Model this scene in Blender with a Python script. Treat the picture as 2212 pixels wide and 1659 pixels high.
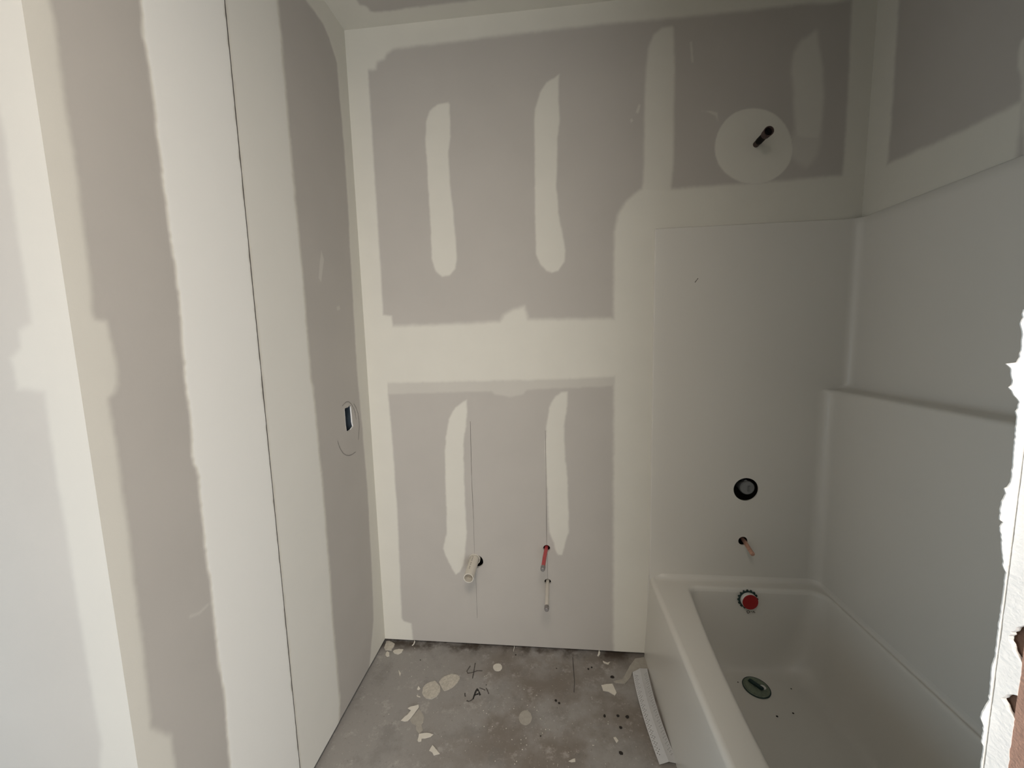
import bpy, bmesh, math, random
import numpy as np
from mathutils import Vector, Matrix

for o in list(bpy.data.objects):
    bpy.data.objects.remove(o, do_unlink=True)
scene = bpy.context.scene
col = scene.collection
random.seed(5)
rng = np.random.default_rng(7)

# ------------------------------------------------------------------ camera
EYE = Vector((0.0, 0.0, 1.4313))
def make_camera():
    p, y, r = (0.114075, 0.101711, -0.024733)
    fwd = Vector((-math.sin(y)*math.cos(p), math.cos(y)*math.cos(p), -math.sin(p)))
    rt = Vector((math.cos(y), math.sin(y), 0.0))
    up = rt.cross(fwd)
    c, s = math.cos(r), math.sin(r)
    rt2 = c*rt + s*up
    up2 = -s*rt + c*up
    m = Matrix((rt2, up2, -fwd)).transposed().to_4x4()
    m.translation = EYE
    cd = bpy.data.cameras.new('camera')
    cd.sensor_fit = 'HORIZONTAL'; cd.sensor_width = 36.0
    cd.lens = 841.378 / 2212.0 * 36.0
    cd.clip_start = 0.01; cd.clip_end = 60
    co = bpy.data.objects.new('camera', cd); col.objects.link(co)
    co.matrix_world = m
    scene.camera = co
make_camera()

# ------------------------------------------------------------------ world, lights, exposure
world = bpy.data.worlds.new('sky'); scene.world = world
world.use_nodes = True
bg = world.node_tree.nodes['Background']
bg.inputs['Color'].default_value = (0.62, 0.74, 0.92, 1); bg.inputs['Strength'].default_value = 0.25

def area_light(name, loc, target, sx, sy, power, color):
    d = bpy.data.lights.new(name, 'AREA'); d.shape = 'RECTANGLE'
    d.size = sx; d.size_y = sy; d.energy = power; d.color = color
    o = bpy.data.objects.new(name, d); col.objects.link(o)
    o.location = loc
    o.rotation_euler = (Vector(target) - Vector(loc)).to_track_quat('-Z', 'Y').to_euler()
    return o
# daylight entering the hall by the window behind the camera and the one to its left; plus an added, unseen overhead light
area_light('daylight_door', (0.43, -1.19, 0.82), (-0.3, 1.6, 0.9), 1.0, 1.2, 27, (0.95, 1.0, 1.06))
area_light('daylight_window', (-2.44, -0.02, 0.80), (0.5, -0.02, 0.80), 0.85, 1.0, 16, (0.55, 0.79, 1.0))
area_light('added_overhead_light', (0.06, -0.6, 2.62), (0.06, -0.6, 0.0), 0.6, 0.6, 36, (1.0, 0.89, 0.78))

vs = scene.view_settings
vs.view_transform = 'Standard'; vs.look = 'None'; vs.exposure = 0.0; vs.gamma = 1.0
vs.use_curve_mapping = False

# ------------------------------------------------------------------ dimensions (metres)
D = 1.65          # back wall
XL = -0.8126      # left wall
XP = 0.4134       # left edge of the tub surround
XR = 1.1687       # right wall
YO = 0.5927       # outside corner of the left wall
YC = 1.017        # open board joint in the left wall
ZC = 2.6852       # ceiling
ZP = 1.8486       # top of the surround
HB, HL, HR = -1.25, -2.5, 1.30   # hall back, hall left, hall right
BN, BH = 0.20, 0.06             # wall beside the door: bathroom face, hall face
XJ = 0.22                       # its end (door opening)

# ------------------------------------------------------------------ materials
def new_mat(name):
    m = bpy.data.materials.new(name); m.use_nodes = True
    nt = m.node_tree; b = nt.nodes['Principled BSDF']
    return m, nt, b
def N(nt, kind, **kw):
    n = nt.nodes.new(kind)
    for k, v in kw.items(): setattr(n, k, v)
    return n
def simple(name, colr, rough=0.6, metal=0.0, spec=0.5, var=0.0, scale=30.0, bump=0.0, bscale=80.0):
    m, nt, b = new_mat(name)
    b.inputs['Roughness'].default_value = rough; b.inputs['Metallic'].default_value = metal
    b.inputs['Specular IOR Level'].default_value = spec
    tc = N(nt, 'ShaderNodeTexCoord')
    no = N(nt, 'ShaderNodeTexNoise'); no.inputs['Scale'].default_value = scale; no.inputs['Detail'].default_value = 4
    nt.links.new(tc.outputs['Object'], no.inputs['Vector'])
    mx = N(nt, 'ShaderNodeMix', data_type='RGBA')
    mx.inputs[6].default_value = tuple(c*(1-var) for c in colr)+(1,)
    mx.inputs[7].default_value = tuple(min(1, c*(1+var)) for c in colr)+(1,)
    nt.links.new(no.outputs['Fac'], mx.inputs[0]); nt.links.new(mx.outputs[2], b.inputs['Base Color'])
    if bump:
        n2 = N(nt, 'ShaderNodeTexNoise'); n2.inputs['Scale'].default_value = bscale; n2.inputs['Detail'].default_value = 5
        nt.links.new(tc.outputs['Object'], n2.inputs['Vector'])
        bp = N(nt, 'ShaderNodeBump'); bp.inputs['Strength'].default_value = bump; bp.inputs['Distance'].default_value = 0.002
        nt.links.new(n2.outputs['Fac'], bp.inputs['Height']); nt.links.new(bp.outputs['Normal'], b.inputs['Normal'])
    return m

PAPER = (0.485, 0.455, 0.415)
MUD = (0.70, 0.675, 0.60)
def drywall_material():
    m, nt, b = new_mat('drywall_and_joint_compound')
    b.inputs['Roughness'].default_value = 0.85; b.inputs['Specular IOR Level'].default_value = 0.25
    tc = N(nt, 'ShaderNodeTexCoord')
    at = N(nt, 'ShaderNodeAttribute', attribute_name='mud')
    n1 = N(nt, 'ShaderNodeTexNoise'); n1.inputs['Scale'].default_value = 5; n1.inputs['Detail'].default_value = 3
    n2 = N(nt, 'ShaderNodeTexNoise'); n2.inputs['Scale'].default_value = 9; n2.inputs['Detail'].default_value = 6
    n3 = N(nt, 'ShaderNodeTexNoise'); n3.inputs['Scale'].default_value = 420; n3.inputs['Detail'].default_value = 2
    for n in (n1, n2, n3): nt.links.new(tc.outputs['Object'], n.inputs['Vector'])
    def mixc(fac, a, bb):
        x = N(nt, 'ShaderNodeMix', data_type='RGBA'); x.clamp_factor = False
        nt.links.new(fac, x.inputs[0])
        for i, v in ((6, a), (7, bb)):
            if isinstance(v, tuple): x.inputs[i].default_value = v+(1,)
            else: nt.links.new(v, x.inputs[i])
        return x.outputs[2]
    pap = mixc(n1.outputs['Fac'], tuple(c*0.95 for c in PAPER), tuple(c*1.05 for c in PAPER))
    mud = mixc(n2.outputs['Fac'], tuple(c*0.96 for c in MUD), tuple(min(1, c*1.03) for c in MUD))
    c = mixc(at.outputs['Fac'], pap, mud)
    cl1 = c.node; cl1.clamp_factor = True
    # values above 1 lift the tone towards a neutral white
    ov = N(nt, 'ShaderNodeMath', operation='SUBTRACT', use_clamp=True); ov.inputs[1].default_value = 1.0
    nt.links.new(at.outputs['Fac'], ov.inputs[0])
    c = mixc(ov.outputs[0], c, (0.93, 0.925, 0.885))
    nt.links.new(c, b.inputs['Base Color'])
    bp = N(nt, 'ShaderNodeBump'); bp.inputs['Strength'].default_value = 0.12; bp.inputs['Distance'].default_value = 0.0006
    nt.links.new(n3.outputs['Fac'], bp.inputs['Height']); nt.links.new(bp.outputs['Normal'], b.inputs['Normal'])
    return m
M_WALL = drywall_material()

def concrete_material():
    m, nt, b = new_mat('concrete_slab')
    b.inputs['Roughness'].default_value = 0.75; b.inputs['Specular IOR Level'].default_value = 0.35
    tc = N(nt, 'ShaderNodeTexCoord')
    def noise(s, d, r=0.6):
        n = N(nt, 'ShaderNodeTexNoise'); n.inputs['Scale'].default_value = s; n.inputs['Detail'].default_value = d
        n.inputs['Roughness'].default_value = r
        nt.links.new(tc.outputs['Object'], n.inputs['Vector']); return n.outputs['Fac']
    def ramp(f, a, bb):
        n = N(nt, 'ShaderNodeMapRange'); n.interpolation_type = 'SMOOTHSTEP'
        n.inputs[1].default_value = a; n.inputs[2].default_value = bb
        nt.links.new(f, n.inputs[0]); return n.outputs[0]
    def mix(fac, a, bb):
        x = N(nt, 'ShaderNodeMix', data_type='RGBA')
        nt.links.new(fac, x.inputs[0])
        for i, v in ((6, a), (7, bb)):
            if isinstance(v, tuple): x.inputs[i].default_value = v+(1,)
            else: nt.links.new(v, x.inputs[i])
        return x.outputs[2]
    def mul(a, k):
        n = N(nt, 'ShaderNodeMath', operation='MULTIPLY'); nt.links.new(a, n.inputs[0])
        if isinstance(k, float): n.inputs[1].default_value = k
        else: nt.links.new(k, n.inputs[1])
        return n.outputs[0]
    grey = (0.30, 0.285, 0.265)
    brown = (0.19, 0.165, 0.14)
    # the brown dirt lies in the middle of the room, the edge by the left wall is cleaner
    sep = N(nt, 'ShaderNodeSeparateXYZ'); nt.links.new(tc.outputs['Object'], sep.inputs[0])
    mid = ramp(sep.outputs['X'], -0.62, -0.15)
    dirt = mul(ramp(noise(3.2, 6), 0.36, 0.60), mid)
    c = mix(dirt, grey, brown)
    c = mix(mul(ramp(noise(7, 8, 0.7), 0.50, 0.66), 0.45), c, tuple(v*0.62 for v in grey))
    c = mix(mul(ramp(noise(13, 8, 0.75), 0.54, 0.68), 0.40), c, tuple(min(1, v*1.75) for v in grey))
    c = mix(mul(ramp(noise(60, 6, 0.7), 0.60, 0.70), 0.45), c, tuple(min(1, v*1.9) for v in grey))
    c = mix(mul(ramp(noise(95, 5, 0.7), 0.60, 0.68), 0.40), c, tuple(v*0.45 for v in brown))
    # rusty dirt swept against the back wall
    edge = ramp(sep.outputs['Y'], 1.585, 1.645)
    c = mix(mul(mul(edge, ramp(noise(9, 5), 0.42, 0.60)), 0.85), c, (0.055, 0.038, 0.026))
    nt.links.new(c, b.inputs['Base Color'])
    bp = N(nt, 'ShaderNodeBump'); bp.inputs['Strength'].default_value = 0.35; bp.inputs['Distance'].default_value = 0.002
    nt.links.new(noise(45, 8, 0.7), bp.inputs['Height']); nt.links.new(bp.outputs['Normal'], b.inputs['Normal'])
    return m
M_FLOOR = concrete_material()
M_GEL = simple('white_gelcoat', (0.705, 0.68, 0.625), rough=0.28, spec=0.5, var=0.02, scale=2)
M_HALL = simple('hall_drywall', (0.66, 0.65, 0.62), rough=0.9, spec=0.2, var=0.03)
M_STUDW = simple('framing_lumber', (0.30, 0.19, 0.11), rough=0.8, var=0.2, scale=12)
M_DARKWOOD = simple('dark_brown_wood', (0.155, 0.078, 0.046), rough=0.8, var=0.35, scale=160, bump=0.5, bscale=400)  # darker brown than the wood of the jamb stud
M_PINKWOOD = simple('bare_brown_wood', (0.56, 0.33, 0.245), rough=0.85, var=0.22, scale=420, bump=0.6, bscale=700)
M_GYP = simple('gypsum_white', (0.90, 0.89, 0.86), rough=0.9, spec=0.2, var=0.04, scale=90, bump=0.25, bscale=500)
M_MUDCHIP = simple('dried_compound', (0.62, 0.585, 0.51), rough=0.9, spec=0.2, var=0.10, scale=60, bump=0.3, bscale=150)
M_MUDBLOB = simple('rough_dried_compound', (0.50, 0.465, 0.40), rough=0.95, spec=0.15, var=0.35, scale=110, bump=0.8, bscale=220)
M_MUDSMEAR = simple('thin_dried_compound', (0.37, 0.345, 0.30), rough=0.9, spec=0.2, var=0.18, scale=70, bump=0.3, bscale=150)
M_BLACK = simple('black_iron', (0.006, 0.005, 0.0045), rough=0.6, spec=0.15, var=0.5, scale=200, bump=0.8, bscale=260)
M_RUST = simple('rusty_iron', (0.075, 0.048, 0.042), rough=0.6, spec=0.3, var=0.95, scale=260, bump=1.0, bscale=300)
M_PVC = simple('white_pvc', (0.66, 0.62, 0.54), rough=0.4, var=0.03)
M_PVCIN = simple('pvc_inside', (0.36, 0.31, 0.24), rough=0.6, var=0.1)
M_PEXR = simple('red_pex', (0.46, 0.06, 0.065), rough=0.4, var=0.10, scale=200)
M_PEXW = simple('white_pex', (0.62, 0.585, 0.52), rough=0.4, var=0.05)
M_CRIMP = simple('grey_metal_plug', (0.25, 0.235, 0.225), rough=0.5, metal=0.3, var=0.2, scale=300)
M_COPPER = simple('copper', (0.62, 0.36, 0.27), rough=0.35, metal=0.6, var=0.25, scale=150)
M_GREYPL = simple('grey_plastic', (0.17, 0.175, 0.175), rough=0.45, var=0.2, scale=70)
M_GREYPL2 = simple('pale_grey_plastic', (0.22, 0.225, 0.225), rough=0.4, var=0.1)
M_RED = simple('red_cap', (0.33, 0.008, 0.010), rough=0.45, var=0.05)
M_WHITEPL = simple('white_plastic', (0.72, 0.71, 0.67), rough=0.35, var=0.02)
M_GREEN = simple('dark_green_gasket', (0.012, 0.035, 0.032), rough=0.6, var=0.3)
M_GREENF = simple('green_film', (0.17, 0.205, 0.15), rough=0.5, var=0.55, scale=120)
M_BLUEBOX = simple('blue_grey_box', (0.045, 0.060, 0.075), rough=0.6, var=0.1)
M_PENCIL = simple('pencil', (0.13, 0.115, 0.10), rough=0.8, var=0.1)
M_PENCILF = simple('faint_pencil', (0.235, 0.22, 0.20), rough=0.8, var=0.1)
M_INK = simple('black_marker', (0.018, 0.017, 0.016), rough=0.6, var=0.2)
M_INKF = simple('worn_marker', (0.075, 0.067, 0.06), rough=0.7, var=0.2)
M_VINYL = simple('white_vinyl', (0.55, 0.55, 0.55), rough=0.5, var=0.06, scale=50)
M_CRUMBD = simple('dark_dirt', (0.018, 0.014, 0.011), rough=0.9, var=0.3)
M_CAVITY = simple('wall_cavity', (0.05, 0.042, 0.034), rough=0.9, var=0.2)

# ------------------------------------------------------------------ helpers
def link(name, me, mats, parent=None, smooth=False):
    ob = bpy.data.objects.new(name, me); col.objects.link(ob)
    for m in (mats if isinstance(mats, (list, tuple)) else [mats]): me.materials.append(m)
    if smooth: me.polygons.foreach_set('use_smooth', [True]*len(me.polygons))
    if parent: ob.parent = parent
    return ob
def from_bm(name, bm, mats, parent=None, smooth=False):
    me = bpy.data.meshes.new(name); bm.normal_update(); bm.to_mesh(me); bm.free()
    return link(name, me, mats, parent, smooth)
def from_py(name, v, f, mats, parent=None, smooth=False):
    me = bpy.data.meshes.new(name); me.from_pydata([tuple(map(float, q)) for q in v], [], f); me.update()
    return link(name, me, mats, parent, smooth)
def structure(o):
    o['kind'] = 'structure'; return o
def thing(o, label, cat, group=None):
    o['label'] = label; o['category'] = cat
    if group: o['group'] = group
    return o
def empty(name, loc):
    o = bpy.data.objects.new(name, None); col.objects.link(o); o.location = loc; o.empty_display_size = 0.05
    bpy.context.view_layer.update()
    return o
def adopt(parent, *kids):
    # parents world-space meshes under an Empty without moving them
    for k in kids:
        k.parent = parent; k.matrix_parent_inverse = Matrix.Translation(-parent.location)
def box_bm(bm, a, b):
    r = bmesh.ops.create_cube(bm, size=1)
    for v in r['verts']:
        v.co = Vector((a[i] + (v.co[i]+0.5)*(b[i]-a[i]) for i in range(3)))
    return r['verts']
def box(name, a, b, mat, parent=None, bevel=0.0):
    bm = bmesh.new(); box_bm(bm, a, b)
    if bevel: bmesh.ops.bevel(bm, geom=bm.edges[:], offset=bevel, segments=2, affect='EDGES')
    return from_bm(name, bm, mat, parent)
def frames(pts):
    pts = [Vector(p) for p in pts]; out = []
    for i, p in enumerate(pts):
        t = (pts[min(i+1, len(pts)-1)] - pts[max(i-1, 0)]).normalized()
        a = Vector((0, 0, 1)) if abs(t.z) < 0.9 else Vector((1, 0, 0))
        u = t.cross(a).normalized(); w = u.cross(t).normalized()
        out.append((p, u, w))
    return out
def tube(name, pts, radii, mat, parent=None, seg=28, cap0=True, cap1=True, inner=None):
    # inner: wall thickness of an open end (last point) with a bore
    bm = bmesh.new(); rings = []
    fr = frames(pts)
    if not isinstance(radii, (list, tuple)): radii = [radii]*len(pts)
    seq = [(fr[i], radii[i]) for i in range(len(pts))]
    if inner:
        n = len(pts)-1
        for i in range(n, -1, -1): seq.append((fr[i], radii[i]-inner))
    for (p, u, w), r in seq:
        rings.append([bm.verts.new(p + (u*math.cos(2*math.pi*k/seg) + w*math.sin(2*math.pi*k/seg))*r) for k in range(seg)])
    for a, b in zip(rings, rings[1:]):
        for k in range(seg): bm.faces.new((a[k], a[(k+1) % seg], b[(k+1) % seg], b[k]))
    if cap0 and not inner: bm.faces.new(rings[0][::-1])
    if cap1 and not inner: bm.faces.new(rings[-1])
    bmesh.ops.recalc_face_normals(bm, faces=bm.faces[:])
    o = from_bm(name, bm, mat, parent, smooth=True)
    o.data.set_sharp_from_angle(angle=math.radians(40))
    return o
def ribbon(name, lines, width, origin, U, V, nrm, lift, mat, parent):
    # flat pencil or marker strokes on a plane; lines are lists of (u, v)
    bm = bmesh.new()
    for L in lines:
        P = [Vector((a, b)) for a, b in L]
        Q = []
        for a, b in zip(P, P[1:]):
            for k in range(4): Q.append(a.lerp(b, k/4))
        Q.append(P[-1]); prev = None
        for i, q in enumerate(Q):
            t = Q[min(i+1, len(Q)-1)] - Q[max(i-1, 0)]
            t.normalize(); nn = Vector((-t.y, t.x))
            w = width*0.5*(0.7 + 0.6*random.random())
            cur = [bm.verts.new(Vector(origin) + Vector(U)*(q+nn*s*w).x + Vector(V)*(q+nn*s*w).y + Vector(nrm)*lift) for s in (-1, 1)]
            if prev: bm.faces.new((prev[0], prev[1], cur[1], cur[0]))
            prev = cur
    return from_bm(name, bm, mat, parent)

def vnoise(u, v, s, seed):
    r = np.random.default_rng(seed); g = r.random((128, 128))*2-1
    x = u/s; y = v/s; xi = np.floor(x).astype(int); yi = np.floor(y).astype(int)
    fx = x-xi; fy = y-yi; fx = fx*fx*(3-2*fx); fy = fy*fy*(3-2*fy)
    a = g[xi % 128, yi % 128]; b = g[(xi+1) % 128, yi % 128]; c = g[xi % 128, (yi+1) % 128]; d = g[(xi+1) % 128, (yi+1) % 128]
    return (a*(1-fx)+b*fx)*(1-fy)+(c*(1-fx)+d*fx)*fy
def poly_sd(u, v, poly):
    # signed distance, positive inside
    P = np.array(poly, float); d = np.full(u.shape, 1e9); ins = np.zeros(u.shape, bool)
    for i in range(len(P)):
        a = P[i]; b = P[(i+1) % len(P)]; e = b-a; l2 = e@e
        if l2 < 1e-14: continue
        t = np.clip(((u-a[0])*e[0]+(v-a[1])*e[1])/l2, 0, 1)
        d = np.minimum(d, (u-a[0]-t*e[0])**2+(v-a[1]-t*e[1])**2)
        if a[1] != b[1]:
            c = ((a[1] > v) != (b[1] > v)) & (u < (b[0]-a[0])*(v-a[1])/(b[1]-a[1])+a[0])
            ins ^= c
    return np.where(ins, 1, -1)*np.sqrt(d)
def smooth01(x): x = np.clip(x, 0, 1); return x*x*(3-2*x)

def plaster_wall(name, origin, U, V, nrm, us, vs_, strips, holes=(), skip=None, seed=1, thick=0.0006, base=0.0):
    """A drywall face as a fine grid. Every stroke or band of joint compound is a mesh of its own that
    stands proud of the board; together they tile the wall. strips: (part name, polygon, feather, tone, ragged)."""
    U = np.array(U, float); V = np.array(V, float); nrm = np.array(nrm, float); origin = np.array(origin, float)
    us = np.array(us); vs_ = np.array(vs_)
    uu, vv = np.meshgrid(us, vs_, indexing='ij')
    nu, nv = uu.shape
    vals = np.zeros((len(strips),)+uu.shape, np.float32)
    for i, (nm, poly, feather, tone, rag) in enumerate(strips):
        polys = poly if isinstance(poly[0], list) else [poly]
        for pl in polys:
            A = np.array(pl); lo = A.min(0)-0.04; hi = A.max(0)+0.04
            i0, i1 = np.searchsorted(us, [lo[0], hi[0]]); j0, j1 = np.searchsorted(vs_, [lo[1], hi[1]])
            if i1 <= i0 or j1 <= j0: continue
            a = uu[i0:i1, j0:j1]; b = vv[i0:i1, j0:j1]
            sd = poly_sd(a, b, pl)
            sd = sd + rag*(0.6*vnoise(a, b, 0.035, seed+i)+0.4*vnoise(a, b, 0.011, seed+i+50))
            m = tone*smooth01(sd/feather+0.5)
            vals[i, i0:i1, j0:j1] = np.maximum(vals[i, i0:i1, j0:j1], m)
    mud = vals.max(0) if len(strips) else np.zeros(uu.shape)
    cm = 0.25*(mud[:-1, :-1]+mud[1:, :-1]+mud[:-1, 1:]+mud[1:, 1:])
    cl = np.zeros((nu-1, nv-1), int) - 1
    if len(strips):
        cv = 0.25*(vals[:, :-1, :-1]+vals[:, 1:, :-1]+vals[:, :-1, 1:]+vals[:, 1:, 1:])
        cl = np.where(cm > 0.04, cv.argmax(0), -1)
    cu = 0.5*(us[:-1]+us[1:])[:, None]+0*cl; cvv = 0.5*(vs_[:-1]+vs_[1:])[None, :]+0*cl
    P = origin + uu[..., None]*U + vv[..., None]*V + (thick*mud)[..., None]*nrm
    for h in holes:
        if h[0] == 'circle':
            _, hu, hv, r = h
            ins = (cu-hu)**2+(cvv-hv)**2 < r*r
        else:
            ins = poly_sd(cu, cvv, h[1]) > 0
        cl[ins] = -2
        if h[0] == 'circle':
            # pull the rim of the opening onto the circle
            vi = np.zeros((nu, nv), int); 
            for di in (0, 1):
                for dj in (0, 1): vi[di:nu-1+di, dj:nv-1+dj] += ins
            rim = (vi > 0) & (vi < 4)
            dx = uu-hu; dy = vv-hv; L = np.sqrt(dx*dx+dy*dy)+1e-9
            nx = hu+dx/L*r; ny = hv+dy/L*r
            Q = origin + nx[..., None]*U + ny[..., None]*V + (thick*mud)[..., None]*nrm
            P[rim] = Q[rim]
    if skip is not None: cl[skip(cu, cvv)] = -2
    idx = np.arange(nu*nv).reshape(nu, nv)
    Pf = P.reshape(-1, 3); mf = (mud + base*np.clip(1-mud, 0, 1)).reshape(-1)
    flip = np.dot(np.cross(U, V), nrm) < 0
    def build(nm, mask, parent):
        ii, jj = np.nonzero(mask)
        if len(ii) == 0: return None
        q = np.stack([idx[ii, jj], idx[ii+1, jj], idx[ii+1, jj+1], idx[ii, jj+1]], 1)
        if flip: q = q[:, ::-1]
        used, inv = np.unique(q, return_inverse=True); inv = inv.reshape(-1)
        me = bpy.data.meshes.new(nm)
        me.vertices.add(len(used)); me.vertices.foreach_set('co', Pf[used].astype(np.float32).ravel())
        me.loops.add(len(inv)); me.loops.foreach_set('vertex_index', inv.astype(np.int32))
        n = len(q); me.polygons.add(n)
        me.polygons.foreach_set('loop_start', np.arange(0, 4*n, 4, dtype=np.int32))
        at = me.attributes.new('mud', 'FLOAT', 'POINT'); at.data.foreach_set('value', mf[used].astype(np.float32))
        me.update(calc_edges=True); me.validate()
        me.polygons.foreach_set('use_smooth', [True]*n)
        return link(nm, me, M_WALL, parent)
    wall = structure(build(name, cl == -1, None))
    for i, s in enumerate(strips): build(s[0], cl == i, wall)
    return wall
def rim_walls(name, loop3, depth_vec, mat, parent):
    # the cut thickness of the board round an opening
    n = len(loop3); v = [Vector(p) for p in loop3]+[Vector(p)+Vector(depth_vec) for p in loop3]
    return from_py(name, v, [(i, (i+1) % n, n+(i+1) % n, n+i) for i in range(n)], mat, parent)
def open_box(name, a, b, openface, mat, parent):
    # five sided box, open on one side ('-y', '+x' ...)
    bm = bmesh.new(); box_bm(bm, a, b); bm.normal_update()
    ax = 'xyz'.index(openface[1]); sg = 1 if openface[0] == '+' else -1
    bmesh.ops.delete(bm, geom=[f for f in bm.faces if f.normal[ax]*sg > 0.9], context='FACES_ONLY')
    return from_bm(name, bm, mat, parent)
def arange(a, b, s):
    n = max(2, int(round((b-a)/s))+1); return np.linspace(a, b, n)

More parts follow.
